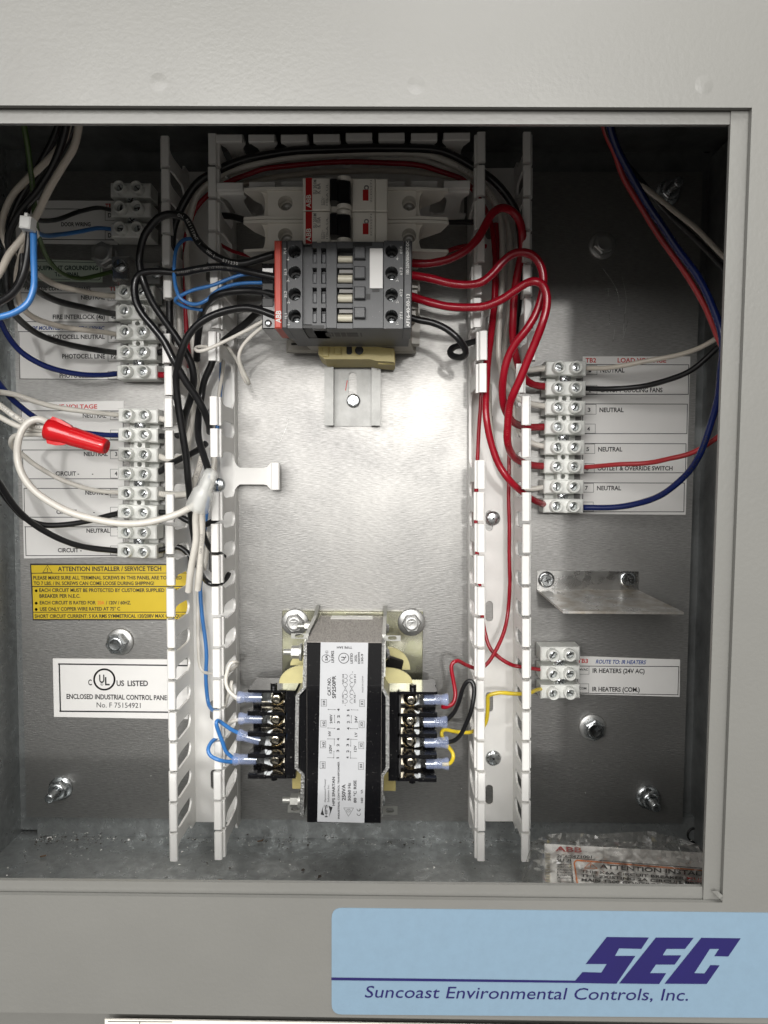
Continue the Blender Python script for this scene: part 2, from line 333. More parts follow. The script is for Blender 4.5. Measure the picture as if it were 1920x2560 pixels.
# ------------------------------------------------------------------ the cabinet
cab = thing('control_cabinet', (0, 0, 0), 'light grey painted steel control cabinet with its galvanised inside open to view', 'control cabinet')
XL, XR, YT, YB = -243.0, 209.0, 201.0, -236.0
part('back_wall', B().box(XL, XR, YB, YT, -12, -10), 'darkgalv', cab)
b = B().box(XL - 2, XL, YB, YT, -10, 190); b.box(XL, XL + 12, YB + 2, YT, -9.9, -6); part('side_wall', b, 'galv', cab)
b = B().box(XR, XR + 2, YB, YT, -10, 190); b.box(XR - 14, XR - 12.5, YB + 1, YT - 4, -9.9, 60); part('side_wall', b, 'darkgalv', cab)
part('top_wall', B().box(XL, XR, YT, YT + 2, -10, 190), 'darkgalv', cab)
b = B().box(XL, XR, YB - 2, YB, -10, 190)
b.prism([(YB, -9.9), (YB + 16.5, -9.9), (YB + 16.5, -4), (YB, -3.4)], XL + 12, XR - 12.6, 'x'); part('cabinet_floor', b, 'galv', cab)
# holes punched in top wall / side (raised black rings; the shade of the holes is put in as colour)
b = B()
for px, py in ((1352, 363), (1768, 365), (452, 355)): q = P(px, py, -9.8); b.lathe((q.x, q.y, -10.0), [(4.2, 0), (4.2, .5), (3.4, .5), (3.2, -.0)], 18, closed=False)
for px, py, r in ((1737, 2088, 5),): q = P(px, py, -3.0); b.lathe((q.x, q.y, -6), [(r, 0), (r, 3.4), (r - 1, 3.4), (r - 1.2, 0)], 18)
part('punched_hole', b, 'hole', cab)
# front panel with opening
zf = 200.0
O = [P(-720, 261, zf), P(1880, 269, zf), P(1806, 2257, zf), P(-720, 2229, zf)]          # opening in the outer sheet
x0, x1, yt = -620, 420, 420; yb = P(600, 2548, zf).y
ob = [Vector((x0, yt, zf)), Vector((x1, yt, zf)), Vector((x1, P(1700, 2552, zf).y, zf)), Vector((x0, yb + 0.5, zf))]
b = B(); vs = ob + O
b.add(vs, [(0, 4, 5, 1), (1, 5, 6, 2), (2, 6, 7, 3), (3, 7, 4, 0)])
b.add([Vector((v.x, v.y, zf - 1.8)) for v in ob] + [Vector((v.x, v.y, zf - 1.8)) for v in O], [(0, 1, 5, 4), (1, 2, 6, 5), (2, 3, 7, 6), (3, 0, 4, 7)])
for k in (0, 4):
    for i in range(4):
        j = (i + 1) % 4; a_, c_ = vs[k + i], vs[k + j]; b.add([a_, c_, Vector((c_.x, c_.y, zf - 1.8)), Vector((a_.x, a_.y, zf - 1.8))], [(0, 1, 2, 3)])
b.box(x0, x1, yb - .2, yb + 1.2, 150, zf - 1.8)
fp = part('front_panel', b, 'paint', cab)
for px, py in ((1040, 213), (396, 205), (1760, 212)):
    q = P(px, py, zf); d = B().lathe((q.x, q.y, zf - 0.02), [(3.4, 0), (2.7, .05), (1.8, .14), (.9, .2), (0.05, .22)], 20, closed=False); part('weld_dimple', d, 'paint', fp)
# rim strips just behind the outer sheet
def strip(pa, z1, depth, grow=0.0):
    v = [P(*p, z1) for p in pa]; n = len(v); b = B(); lo = [Vector((p.x, p.y, z1 - depth)) for p in v]
    b.add(v + lo, [tuple(range(n))[::-1]] + [(i, (i + 1) % n, n + (i + 1) % n, n + i) for i in range(n)]); return b
zr = 197.2
top_ = strip([(-740, 250), (1827, 255), (1828, 311), (-740, 307)], zr, 1.6)
part('opening_rim', top_, 'paint', cab)
r_ = strip([(1828.6, 255), (1900, 255), (1826, 2275), (1757, 2275)], zr + 0.7, 1.6); part('opening_rim', r_, 'paint', cab)
bt = strip([(-740, 2194), (900, 2209), (1756.2, 2217), (1756.2, 2275), (-740, 2252)], zr, 1.6); part('opening_rim', bt, 'paint', cab)
part('inner_flange', B().box(XL, XR, P(0, 285, 190).y, YT + 2, 190, 192), 'paint', cab)
part('inner_flange', B().box(P(1860, 1200, 190).x, XR + 2, YB, YT, 189, 191), 'paint', cab)
part('inner_flange', B().box(XL, XR, YB, P(900, 2240, 190).y, 189.2, 191.2), 'paint', cab)
part('inner_flange', B().box(XL - 2, -236, YB, YT, 189, 191), 'paint', cab)
# beads of paint / weld seam along the lower rim and the corner burr
b = B(); a0, a1 = P(-300, 2234, zr + .2), P(1800, 2257, zr + .2); b.tube([a0, a0.lerp(a1, .25), a0.lerp(a1, .5), a0.lerp(a1, .75), a1], 0.55, 8)
part('seam_bead', b, 'paint', cab)
b = B(); q = P(1797, 2238, zf - .6)
b.add([q + Vector((-2.6, 1.6, .2)), q + Vector((-1, 2.2, 1.0)), q + Vector((1.2, .2, .8)), q + Vector((1.6, -2.4, .1)), q + Vector((-.4, -.4, 1.3)), q + Vector((-.6, 1.0, -.8))],
      [(0, 4, 1), (1, 4, 2), (2, 4, 3), (0, 5, 4), (4, 5, 3)]); part('corner_burr', b, 'paint', cab)
# lower compartment seen under the front panel
low = thing('lower_compartment', (0, -205, 150), 'dark lower compartment edge peeping out under the grey front panel', 'cabinet compartment')
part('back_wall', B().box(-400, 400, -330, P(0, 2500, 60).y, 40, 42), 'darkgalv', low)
part('printed_card', B().box(P(262, 2560, 197).x, 260, -330, P(262, 2548, 197).y, 196.4, 197), 'beige', low, 'white card with thin black ruled lines')
b = B(); line(b, (270, 2554), (430, 2555), 1.6, 197.2); line(b, (349, 2554), (349, 2600), 1.6, 197.2); part('ruled_line', b, 'ink', low)

# ------------------------------------------------------------------ mounting plate
TL, TR, BR, BL = P(27, 428, 0), P(1757, 430, 0), P(1706, 2058, 0), P(66, 2043, 0)
mp = thing('mounting_plate', (0, 0, 0), 'brushed aluminium mounting plate that carries every component in the cabinet', 'mounting plate')
b = B(); vs = [Vector((v.x, v.y, 0)) for v in (TL, TR, BR, BL)]; lo = [Vector((v.x, v.y, -1.8)) for v in vs]
b.add(vs + lo, [(3, 2, 1, 0), (0, 1, 5, 4), (1, 2, 6, 5), (2, 3, 7, 6), (3, 0, 4, 7)]); part('sheet', b, 'plate', mp)
b = B(); e = [(1745, 440), (1697, 2050)]; a0, a1 = P(*e[0], .1), P(*e[1], .1); b.add([a0, a1, a1 + Vector((.5, 0, .0)), a0 + Vector((.5, 0, 0))], [(0, 1, 2, 3)])
b = B()                                                       # scratches: fine raised burrs
for pts in ([(1508, 672), (1528, 700), (1545, 735), (1548, 765)], [(1555, 690), (1565, 745), (1562, 790), (1558, 835)], [(1520, 720), (1522, 770), (1524, 812)], [(1537, 822), (1532, 855)], [(190, 605), (200, 640), (196, 668)], [(1570, 800), (1556, 850)], [(700, 1105), (716, 1065), (720, 1045)]):
    b.tube([P(x, y, .03) for x, y in pts], 0.09, 4)
part('scratches', b, 'alu', mp, kind='stuff')

# ------------------------------------------------------------------ fasteners
def hexbolt(px, py, label, r=5.6, washer=8.3, z=0.4, tall=4.5, mt='zinc', name='hex_bolt', mark=None, tilt=0.2):
    q = P(px, py, z + tall); t = thing(name, (q.x, q.y, z), label, 'bolt', 'bolts in the mounting plate')
    part('washer', B().lathe((q.x, q.y, z), [(washer, 0), (washer, .7), (washer - .5, 1.2), (r * .8, 1.4)], 28), 'dullzinc', t)
    b = B(); b.cyl((q.x, q.y, z + 1.3), (q.x, q.y, z + tall - .5), r, n=6, ph=tilt, smooth=False); b.cyl((q.x, q.y, z + tall - .5), (q.x, q.y, z + tall), r, r * .86, 6, ph=tilt, smooth=False)
    b.lathe((q.x, q.y, z + tall), [(r * .72, 0), (r * .66, .35), (r * .5, .15), (.05, .1)], 20, closed=False)
    hd = part('head', b, mt, t)
    if mark:
        m = B()
        for a, c in zip(mark[:-1], mark[1:]): m.cyl((q.x + a[0], q.y + a[1], z + tall + .22), (q.x + c[0], q.y + c[1], z + tall + .22), .22, n=6)
        part('head_mark', m, 'dullzinc', hd)
    return t
def studnut(px, py, label, L=13, dx=0, dy=0, ph=.3):
    q = P(px, py, 9); t = thing('stud_and_nut', (q.x, q.y, 0), label, 'nut', 'nuts holding the plate corners')
    part('washer', B().lathe((q.x, q.y, .2), [(7.6, 0), (7.6, 1), (4, 1.2)], 26), 'zinc', t)
    b = B().cyl((q.x, q.y, 1.4), (q.x, q.y, 6.6), 6.0, n=6, ph=ph, smooth=False); b.lathe((q.x, q.y, 6.6), [(5.2, 0), (4.6, .6), (3.1, .5)], 20, closed=False); part('nut', b, 'zinc', t)
    b = B(); prof = [(3, 6.5)]
    for i in range(int((L - 7) / .9)): prof += [(3.0, 6.9 + i * .9), (2.55, 7.35 + i * .9)]
    prof += [(2.9, L), (2.3, L + .5), (.05, L + .5)]; b.lathe((q.x, q.y, 0), prof, 18, closed=False); part('stud', b, 'zinc', t)
    return t
hexbolt(253, 632, 'dark steel hex bolt beside the green grounding label, upper left of the plate', r=7.2, washer=7.6, tall=7, mt='dullzinc', tilt=.5)
hexbolt(287, 1612, 'wide flanged bolt standing between the yellow warning label and the listing label', r=6.3, washer=8.6, tall=9, mt='zinc', tilt=.1)
hexbolt(1512, 607, 'dim hex bolt in the shadow at the right, above the load voltage label', r=6.6, washer=8.2, tall=6, mt='dullzinc', tilt=.3)
hexbolt(1488, 1828, 'shiny hex bolt with round flange below the infrared heaters label', r=6.6, washer=8.6, tall=7, mt='zinc', tilt=.52)
studnut(136, 1985, 'nut on a threaded stud in the lower left corner of the plate', 16)
studnut(1632, 2008, 'nut on a threaded stud in the lower right corner of the plate', 15)
studnut(1682, 470, 'nut on a threaded stud in the dark upper right corner', 18)
def panscrew(px, py, z, label, r=3.6, ang=.3, parent=None, cross=False, mt='zinc', hexr=0):
    q = P(px, py, z)
    b = B()
    if hexr: b.lathe((q.x, q.y, z - 1.6), [(hexr * 1.35, 0), (hexr * 1.3, .5), (hexr, .6)], 22, closed=False); b.cyl((q.x, q.y, z - 1), (q.x, q.y, z + 1.2), hexr, n=6, ph=ang, smooth=False)
    else: b.lathe((q.x, q.y, z - 1.5), [(r, 0), (r, .5), (r * .92, 1.0), (r * .6, 1.5), (.05, 1.7)], 20, closed=False)
    m = B(); zt = z + (1.24 if hexr else .22); rr = hexr * .6 if hexr else r * .8
    for k in range(2 if cross or hexr else 1):
        a = ang + k * math.pi / 2; c, s_ = math.cos(a), math.sin(a); w_ = rr * .16
        m.add([(q.x + c * u * rr - s_ * v * w_, q.y + s_ * u * rr + c * v * w_, zt - abs(u) * (0 if hexr else .45)) for u in (-1, 0, 1) for v in (-1, 1)], [(0, 2, 3, 1), (2, 4, 5, 3)])
    if parent is None:
        t = thing('pan_screw', (q.x, q.y, z - 2), label, 'screw', 'screws fixing the ducts and rail'); part('head', b, mt, t); part('slot', m, 'hole', t); return t
    s1 = part('screw', b, mt, parent); part('slot', m, 'hole', s1) if parent.parent is None else None
    return s1

# ------------------------------------------------------------------ wiring ducts
PITCHN = 23
def finger_mesh(pitch, flip, gap=1.0):
    """finger of a slotted duct wall, local: along y, outward -x*flip, up z. flip=+1: outward is -x"""
    hw = pitch / 2
    pr = [(-hw, 9.0), (hw, 9.0), (hw, 10.0), (hw - 1.5, 10.4), (hw - 3.0, 11.6), (4.4, 14), (4.2, 32), (4.8, 36), (hw - 1.6, 40.8), (hw - gap, 42), (hw - gap, 48)]
    pr = pr + [(-a, z) for a, z in reversed(pr[2:])]
    b = B(); t = 1.3
    o0, o1 = (0, -t) if flip > 0 else (0, t)
    n = len(pr); vs = [(o0, a, z) for a, z in pr] + [(o1, a, z) for a, z in pr]
    fs = [tuple(range(n)), tuple(range(n, 2 * n))[::-1]] + [(i, (i + 1) % n, n + (i + 1) % n, n + i) for i in range(n)]
    b.add(vs, fs)
    h = hw - gap
    s = -1 if flip > 0 else 1                     # outward sign
    # cap turned inwards, ledge outwards
    prof = [(s * 1.35, 47.2), (s * 1.3, 49.6), (s * .7, 50.2), (-s * 2.6, 50.3), (-s * 3.1, 49.8), (-s * 3.1, 47.9), (-s * 2.5, 47.5), (-s * .2, 47.4)]
    b.prism([(x, z) for x, z in prof], -h, h, 'y')
    prof = [(s * 1.2, 42.6), (s * 2.0, 43.2), (s * 2.5, 43.9), (s * 2.5, 46.6), (s * 2.2, 47.0), (s * 1.2, 47.2)]
    b.prism([(x, z) for x, z in prof], -h, h, 'y')
    return b
def duct(label, A0, A1, B0, B1, nf, missA, missB, leanA, leanB, z=0.0, bent=None, holes=(), gap=1.0):
    """A: first wall tip line (from pixel A0 to A1 at the tips), B: second wall; outward of A is to the left of travel direction"""
    zt = 50.0
    a0, a1, b0, b1 = P(*A0, zt), P(*A1, zt), P(*B0, zt), P(*B1, zt)
    L = ((a1 - a0).length + (b1 - b0).length) / 2; pitch = L / nf
    for v in (a0, a1, b0, b1): v.z = 0
    t = thing('wiring_duct', (a0 + b0) / 2, label, 'cable duct', 'slotted white wiring ducts'); base = BASE[t]
    d = (a1 - a0).normalized(); out = Vector((d.y, -d.x, 0))      # direction rotated: for travel down (0,-1): out = (-1,0)
    # channel: floor and low walls, holes in the floor
    b = B(); wd = (b0 - a0).dot(-out)
    fm = Matrix(((-out.x, d.x, 0, a0.x), (-out.y, d.y, 0, a0.y), (0, 0, 1, 0), (0, 0, 0, 1))); b.T = fm   # local x across, y along travel
    hs = sorted(holes); y = 0.0
    for h in hs:
        b.box(0, wd, y, h - 12, .4, 1.7); b.ringplate(0, wd, h - 12, h + 12, 1.7, wd / 2 - 1.5, h, 2.4, 6.5, 20, 1.2); y = h + 12
    b.box(0, wd, y, L, .4, 1.7); b.box(-1.4, 0, 0, L, .4, 9.2); b.box(wd, wd + 1.4, 0, L, .4, 9.2)
    part('channel', b, 'duct', t)
    ang = math.atan2(d.y, d.x) + math.pi / 2                       # rotation of the local frame (local -y along travel)
    fa = finger_mesh(pitch, +1, gap).mesh('finger'); fa.materials.append(M['duct']); fb = finger_mesh(pitch, -1, gap).mesh('finger'); fb.materials.append(M['duct'])
    rnd = random.Random(nf + int(A0[0]))
    for (p0, me, miss, lean, sg) in ((a0, fa, missA, leanA, 1), (b0, fb, missB, leanB, -1)):
        for i in range(nf):
            if i in miss: continue
            c = p0 + d * (pitch * (i + .5)) - base
            o = inst('finger', me, t, (c.x, c.y, 0), ang)
            ln = lean.get(i, 0) + rnd.uniform(-.35, .35)             # mm at the tip, positive = +x
            # lean: rotate about the finger's root line (local y axis = world z) : small shear-like tilt
            R = Matrix.Rotation(-ang, 3, 'Y') @ Matrix.Rotation(math.atan2(ln, 50) * -1, 3, 'Z')
            o.rotation_euler = R.to_euler()
    return t, pitch, d, a0, b0
dl, pitch, d_, la0, lb0 = duct('white slotted wiring duct on the left, stuffed with thick black and white wires', (408, 335), (431, 2153), (533, 329), (545, 2158), 23,
     {5}, {7, 10}, {6: .8, 22: .3}, {5: -1.2, 6: 1.0, 4: -.8}, holes=(60, 150, 240, 335, 380))
dr, *_ = duct('white slotted wiring duct on the right, carrying red and cream wires', (1198, 325), (1199, 2160), (1323, 325), (1319, 2155), 23,
     {8, 9}, set(), {4: 1.6, 5: 2.0, 6: -1.4, 7: -1.0}, {5: -.6, 6: -2.8, 7: 3.6, 8: .8, 9: .5}, holes=(36, 95, 155, 215, 272, 330, 390))
duct('short white wiring duct running across the dark top of the plate', (1183, 336), (533, 341), (1183, 465), (533, 466), 8, set(), set(), {}, {}, holes=(), gap=1.8)
# finger broken outwards lying flat over the plate
fo = P(588, 1190, 8); b = B()
pts = [(0, 9), (4, 8.2), (7, 5.2), (10, 4.8), (60, 4.8), (66, 6.5), (71, 8)]
sc = 4.1; L_ = 27.5
def yz(u, hw, z): return [(u, -hw, z), (u, hw, z)]
sec = [(0, 8.6, 9), (1.2, 6.6, 9.1), (3, 5.1, 9.2), (18, 5.1, 10.2), (20, 5.6, 10.4), (22.5, 8.2, 10.6), (23.2, 8.2, 10.7)]
vs = []; fs = []
for u, hw, z in sec: vs += [(fo.x + u, fo.y - hw, z), (fo.x + u, fo.y + hw, z), (fo.x + u, fo.y - hw, z - 1.3), (fo.x + u, fo.y + hw, z - 1.3)]
for i in range(len(sec) - 1):
    k = i * 4; fs += [(k, k + 4, k + 5, k + 1), (k + 2, k + 3, k + 7, k + 6), (k, k + 2, k + 6, k + 4), (k + 1, k + 5, k + 7, k + 3)]
b.add(vs, fs); prof = [(23, 9.2), (27.6, 9.2), (28.2, 10), (28.2, 13.2), (27.6, 13.8), (23.6, 13.8), (23, 13.2)]
b.prism([(fo.x + x, z) for x, z in prof], fo.y - 8.2, fo.y + 8.2, 'y')
part('finger', b, 'duct', dl, 'one finger bent flat outwards over the bare plate')
panscrew(545, 1212, 3.2, 'slotted screw in the left duct floor behind the clear cap', 4.4)
panscrew(1233, 1296, 3.2, 'slotted screw above an oval slot in the right duct floor', 4.6, .1)
panscrew(1234, 1897, 3.2, 'cross head screw low down in the right duct floor', 5.0, .5, cross=True)

# ------------------------------------------------------------------ DIN rail
q0 = P(811, 905, 7); q1 = P(951, 1064, 7)
t = thing('mounting_rail', (q0.x, q1.y, 0), 'slotted metal mounting rail showing below the yellow end clamp', 'mounting rail')
yt_ = 166; yb_ = q1.y; xa, xb = q0.x, q1.x
b = B(); z1 = 7.0
b.box(xa, xa + 4.6, yb_, yt_, z1 - 1, z1); b.box(xb - 4.6, xb, yb_, yt_, z1 - 1, z1); b.box(xa + 4.6, xa + 5.6, yb_, yt_, .9, z1); b.box(xb - 5.6, xb - 4.6, yb_, yt_, .9, z1)
hy = P(880, 968, 1).y; hx = (xa + xb) / 2 - .3
b.box(xa + 5.6, xb - 5.6, hy + 14, yt_, .3, 1.2); b.box(xa + 5.6, xb - 5.6, yb_, hy - 9, .3, 1.2); b.ringplate(xa + 5.6, xb - 5.6, hy - 9, hy + 14, 1.2, hx, hy + 1, 2.6, 8.2, 20, .9)
part('rail_channel', b, 'rail', t)
b = B(); line(b, (868, 952), (864, 975), 2.2, 1.3); part('red_mark', b, 'redink', t)
panscrew(883, 1001, 4.2, 'hex washer screw in the slot of the mounting rail', ang=.6, hexr=3.1)

# ------------------------------------------------------------------ end clamp
t = thing('end_clamp', P(895, 890, 0), 'pale yellow plastic end clamp gripping the rail below the contactor', 'rail clamp')
z = 27
pts = [(796, 862), (925, 860), (948, 868), (986, 872), (986, 905), (940, 902), (925, 898), (812, 898), (796, 886)]
v = [P(*p, z) for p in pts]; b = B(); n = len(v); lo = [Vector((p.x * 1.0, p.y - 1.5, 5)) for p in v]
b.add(v + lo, [tuple(range(n))[::-1]] + [(i, n + i, n + (i + 1) % n, (i + 1) % n) for i in range(n)])
q = P(812, 906, 16); r = P(930, 898, 16); b.cbox(q.x, r.x, q.y, r.y, 5, 18); q = P(945, 912, 20); r = P(988, 880, 20); b.cbox(q.x, r.x, q.y, r.y, 5, 22)
eb = part('clamp_body', b, 'endstop', t)
for (x0, y0, x1, y1) in ((806, 864, 822, 892), (835, 864, 853, 886)):
    q = P(x0, y1, z + .9); r = P(x1, y0, z + .9); part('rib', B().cbox(q.x, r.x, q.y, r.y, z - 1, z + 1), 'endstop', t)
q = P(873, 875, z + .3)
part('slot', B().prism(roundpoly([(q.x - 1.6, q.y - 2.6), (q.x + 1.6, q.y - 2.6), (q.x + 1.6, q.y + 3.6), (q.x - 1.6, q.y + 3.6)], 1.4), z - 1, z + .25), 'hole', t)
q = P(898, 876, z); b = B().lathe((q.x, q.y, z), [(3.4, .6), (2.7, .6), (2.6, .1), (.05, .1)], 20, closed=False); part('screw_hole', b, 'endstop', t)
q = P(898, 876, z + .2); part('screw_hole', B().cyl((q.x, q.y, z - 1), (q.x, q.y, z + .2), 2.5), 'matteblack', t)

# ------------------------------------------------------------------ circuit breakers
def breaker(y0px, y1px, label, amp):
    zf_ = 75.0; a = P(861, y0px, zf_); c = P(861, y1px, zf_); yt, yb = a.y - .15, c.y + .15
    def X(px, z): return P(px, (y0px + y1px) / 2, z).x
    t = thing('circuit_breaker', ((X(757, zf_) + X(965, zf_)) / 2, (yt + yb) / 2, 8), label, 'circuit breaker', 'circuit breakers on the rail')
    xl, xr = X(757, zf_), X(969, zf_); sl, sr = X(668, 63), X(1040, 63); wl, wr = X(614, 55), X(1120, 55)
    # centre tower with stepped nose
    b = B(); b.cbox(xl, X(826, zf_), yb, yt, 30, zf_, .5); b.cbox(X(826, zf_), X(880, zf_), yb, yt, 30, zf_ - 2.2, .3); b.cbox(X(880, zf_), X(938, zf_), yb, yt, 30, zf_ - .6, .5); b.cbox(X(938, zf_) + .15, xr, yb, yt, 30, zf_ - 1.0, .5)
    bd = part('housing', b, 'beige', t)
    for s, x_in, x_sh, x_w in ((-1, xl, sl, wl), (1, xr, sr, wr)):
        b = B()
        lo_, hi_ = sorted((x_in, x_sh)); hx_ = P(712 if s < 0 else 1027, 0, 62).x; hy_ = (yt + yb) / 2 + .3
        b.ringplate(lo_, hi_, yb + 1.6, yt - 1.6, 62, hx_, hy_, 3.9, 3.9, 24, 7)
        b.box(lo_, hi_, yb + 1.6, yt - 1.6, 20, 54.5)
        b.add([(x_sh, yb + 1.6, 62), (x_sh, yt - 1.6, 62), (x_sh, yt - 1.6, 20), (x_sh, yb + 1.6, 20)], [(0, 1, 2, 3)])
        for yy in (yb, yt - 1.5):                     # side cheeks reaching outwards, slanting down
            pr = [(x_in, 63.2), (x_sh + s * 1, 63.2), (x_w - s * .6, 61.5), (x_w, 60.6), (x_w - s * 3.5, 48), (x_sh + s * 3, 36), (x_sh, 20), (x_in, 20)]
            b.prism(pr, yy, yy + 1.5, 'y')
        # scooped wire guide
        gx = x_sh + s * .2
        pts_ = []
        for i in range(9):
            a_ = math.pi * (i / 8 - .5); pts_.append((gx + s * (1.4 + 2.4 * (1 - math.cos(a_))), (yt + yb) / 2 + math.sin(a_) * (yt - yb) / 2 * .8))
        for i in range(8): b.add([(*pts_[i], 60), (*pts_[i + 1], 60), (*pts_[i + 1], 38), (*pts_[i], 38)], [(0, 1, 2, 3)])
        b.add([(x_sh, yb + 1.5, 59.5), (x_sh, yt - 1.5, 59.5)] + [(*p, 60) for p in reversed(pts_)], [tuple(range(11))])
        part('terminal_shoulder', b, 'beige', t)
    for pxx in (712, 1027):
        hx_ = P(pxx, 0, 62).x; hy_ = (yt + yb) / 2
        s_ = B().lathe((hx_, hy_, 53.5), [(3.3, 0), (3.3, 1.2), (2.9, 1.6), (1.2, 1.7), (.9, 1.2), (.05, 1.0)], 18, closed=False)
        sc_ = part('terminal_screw', s_, 'dullzinc', t)
    zq = zf_ + .12
    b = B(); r0, r1 = X(764, zq), X(780, zq); b.box(r0, r1, yb + .2, yt - .2, zf_ - .4, zq); part('brand_strip', b, 'redflag', t)
    ym = (yt + yb) / 2
    def T(bb, s, px, ya, ybb, h, bold=True):         # text reading upward along +y
        x = P(px, (y0px + y1px) / 2, zq + .1).x; txt(bb, s, (x, ya, zq + .1), (x, ybb, zq + .1), h, zq, bold, raw=True)
    b = B(); T(b, 'ABB', 777, yb + 1.2, yb + 7.8, 2.3); part('lettering', b, 'beige', t)
    b = B(); T(b, 'SU 201M', 791, yb + 8.0, yt - 1.2, 1.6); T(b, amp, 801, yb + 8.4, yt - 3.0, 1.9)
    T(b, '277V~', 808, yb + 2.5, yb + 7.0, 1.0, False); T(b, '480Y', 813, yb + 2.5, yb + 6.2, 1.0, False); T(b, '10kA UL', 820, yb + 2.5, yt - 3, 1.0, False)
    part('lettering', b, 'greyink', t)
    q = P(916, (y0px + y1px) / 2 - 16, zf_ - .3); b = B().lathe((q.x, q.y, zf_ - .5), [(1.3, 0), (1.3, .05), (.6, .05)], 14, closed=False)
    T(b, '2CDS271', 930, yb + 4, yt - 1.5, .9, False); part('approval_mark', b, 'greyink', t)
    b = B(); x_, xx_ = X(907, zf_), X(921, zf_); b.box(x_, xx_, ym - 3.1, ym + 2.3, zf_ - 1, zf_ - .35); part('indicator_window', b, 'redflag', t)
    # toggle: paddle between two cheeks, with curved horns
    x_, xx_ = X(826, zf_), X(879, zf_)
    b = B(); b.prism([(x_ - .2, zf_ - 4), (x_ + .2, zf_ + 5.2), (x_ + 1.2, zf_ + 6.2), (x_ + 3.6, zf_ + 6.0), (x_ + 4.4, zf_ + 4.4), (xx_ - .6, zf_ + 3), (xx_ - .2, zf_ - 4)], ym - 5.4, ym + 5.2, 'y')
    part('toggle', b, 'toggle', t)
    for yy, sg in ((yt - 2.4, 1), (yb + .3, -1)):
        b = B(); pr = [(x_ + 3.2, zf_ - 3)] + [(x_ + 7.0 - 3.8 * math.cos(a_ * math.pi / 10), zf_ - 1 + 4.6 * math.sin(a_ * math.pi / 10)) for a_ in range(11)] + [(xx_ + .6, zf_ - 3)]
        b.prism(pr, yy, yy + 2.1, 'y'); part('toggle_guard', b, 'beige', t)
    return t
breaker(443, 527, 'upper beige circuit breaker marked K 6A on the rail', 'K 6A')
breaker(527.5, 611, 'lower beige circuit breaker marked K 10A just above the contactor', 'K 10A')

# ------------------------------------------------------------------ contactor
ZC = 82.0
def PX(x, y, z=ZC): return P(660 + x * .2411, 580 + y * .2411, z)      # coordinates measured on a zoomed view
a = PX(107, 88); c = PX(1530, 1002); x0, x1, yt, yb = a.x, c.x, a.y, c.y
t = thing('contactor', ((x0 + x1) / 2, (yt + yb) / 2, 8), 'dark grey four pole contactor with a coral red strip, wired left and right', 'contactor')
xr0 = PX(182, 500).x; xl1 = PX(398, 500).x; xm1 = PX(1242, 500).x
part('side_band', B().cbox(PX(1448, 0).x + .15, x1, yb, yt, 54, ZC - .2, .5), 'contactor', t)
part('side_band', B().cbox(xr0, PX(255, 0).x - .7, yb, yt, 54, ZC, .5), 'contactor', t)
for (cx0, cx1, hx_, ys) in ((PX(255, 0).x - .6, xl1, 317, (205, 420, 645, 870)), (xm1, PX(1448, 0).x, 1323, (200, 425, 650, 873))):
    b = B(); cuts = [yt] + [(PX(hx_, ys[i]).y + PX(hx_, ys[i + 1]).y) / 2 for i in range(3)] + [yb]
    for i, y_ in enumerate(ys):
        q = PX(hx_, y_); lo_, hi_ = (cx0, cx1); b.ringplate(lo_, hi_, cuts[i + 1], cuts[i], ZC + .01 * 0, q.x, q.y, 3.25, 3.25, 24, 10)
    b.box(cx0, cx0 + .05, yb, yt, 54, ZC); b.box(cx1 - .05, cx1, yb, yt, 54, ZC)
    b.box(cx0, cx1, yb, yb + .05, 54, ZC); b.box(cx0, cx1, yt - .05, yt, 54, ZC); part('terminal_bank', b, 'contactor', t)
b = B()
for hx_, ys in ((317, (205, 420, 645, 870)), (1323, (200, 425, 650, 873))):
    for y_ in ys:
        q = PX(hx_, y_); b.cyl((q.x, q.y, ZC - 10), (q.x, q.y, ZC - 9.5), 3.24, n=20)
part('terminal_bore', b, 'hole', t)
for hx_, ys in ((317, (205, 420, 645, 870)), (1323, (200, 425, 650, 873))):
    for i, y_ in enumerate(ys):
        q = PX(hx_, y_); b = B(); b.lathe((q.x, q.y - .8, ZC - 8.6), [(2.4, 0), (2.3, .5), (1.4, 1.0), (.05, 1.0)], 14, closed=False)
        b.cyl((q.x - 1.6, q.y - 1.4 + (i % 2) * .8, ZC - 7.4), (q.x + 1.6, q.y - .6, ZC - 7.3), .35, n=6); part('terminal_screw', b, 'zinc', t)
part('red_strip', B().cbox(x0, xr0, yb, yt, 56, ZC + .3, .6), 'redstrip', t)
# centre deck: lower, with windows, bridge and push tabs
b = B(); zc = ZC - .9
wy = ((160, 320), (365, 530), (570, 735), (780, 940))
xa_, xb_ = PX(757, 0).x, PX(920, 0).x
b.box(xl1, PX(497, 0).x, yb + 2.6, yt - 2.2, 54, ZC - 3.2)
b.cbox(PX(640, 0).x, xa_, yb + .2, yt - .2, 54, zc, .3); b.cbox(xb_, xm1, yb + .2, yt - .2, 54, zc, .3)
ycut = [yt - .2] + [None] * 4
edges = [yt - .2]
for (u, v_) in wy: edges += [PX(0, u).y, PX(0, v_).y]
edges.append(yb + .2)
for i in range(0, len(edges), 2): b.box(xa_, xb_, edges[i + 1], edges[i], 54, zc - .02)
s0, s1, s2 = PX(497, 0).x, PX(546, 0).x, PX(590, 0).x; s3 = PX(640, 0).x
b.box(s1, s2, yb + .2, yt - .8, 54, zc)
for i in range(0, len(edges), 2): b.box(s0, s1, edges[i + 1], edges[i], 54, zc - .03); b.box(s2, s3, edges[i + 1], edges[i], 54, zc - .04)
b.box(s0, s3, yb + .2, yt - .3, 54, ZC - 7)
part('front_deck', b, 'contactor', t)
b = B()
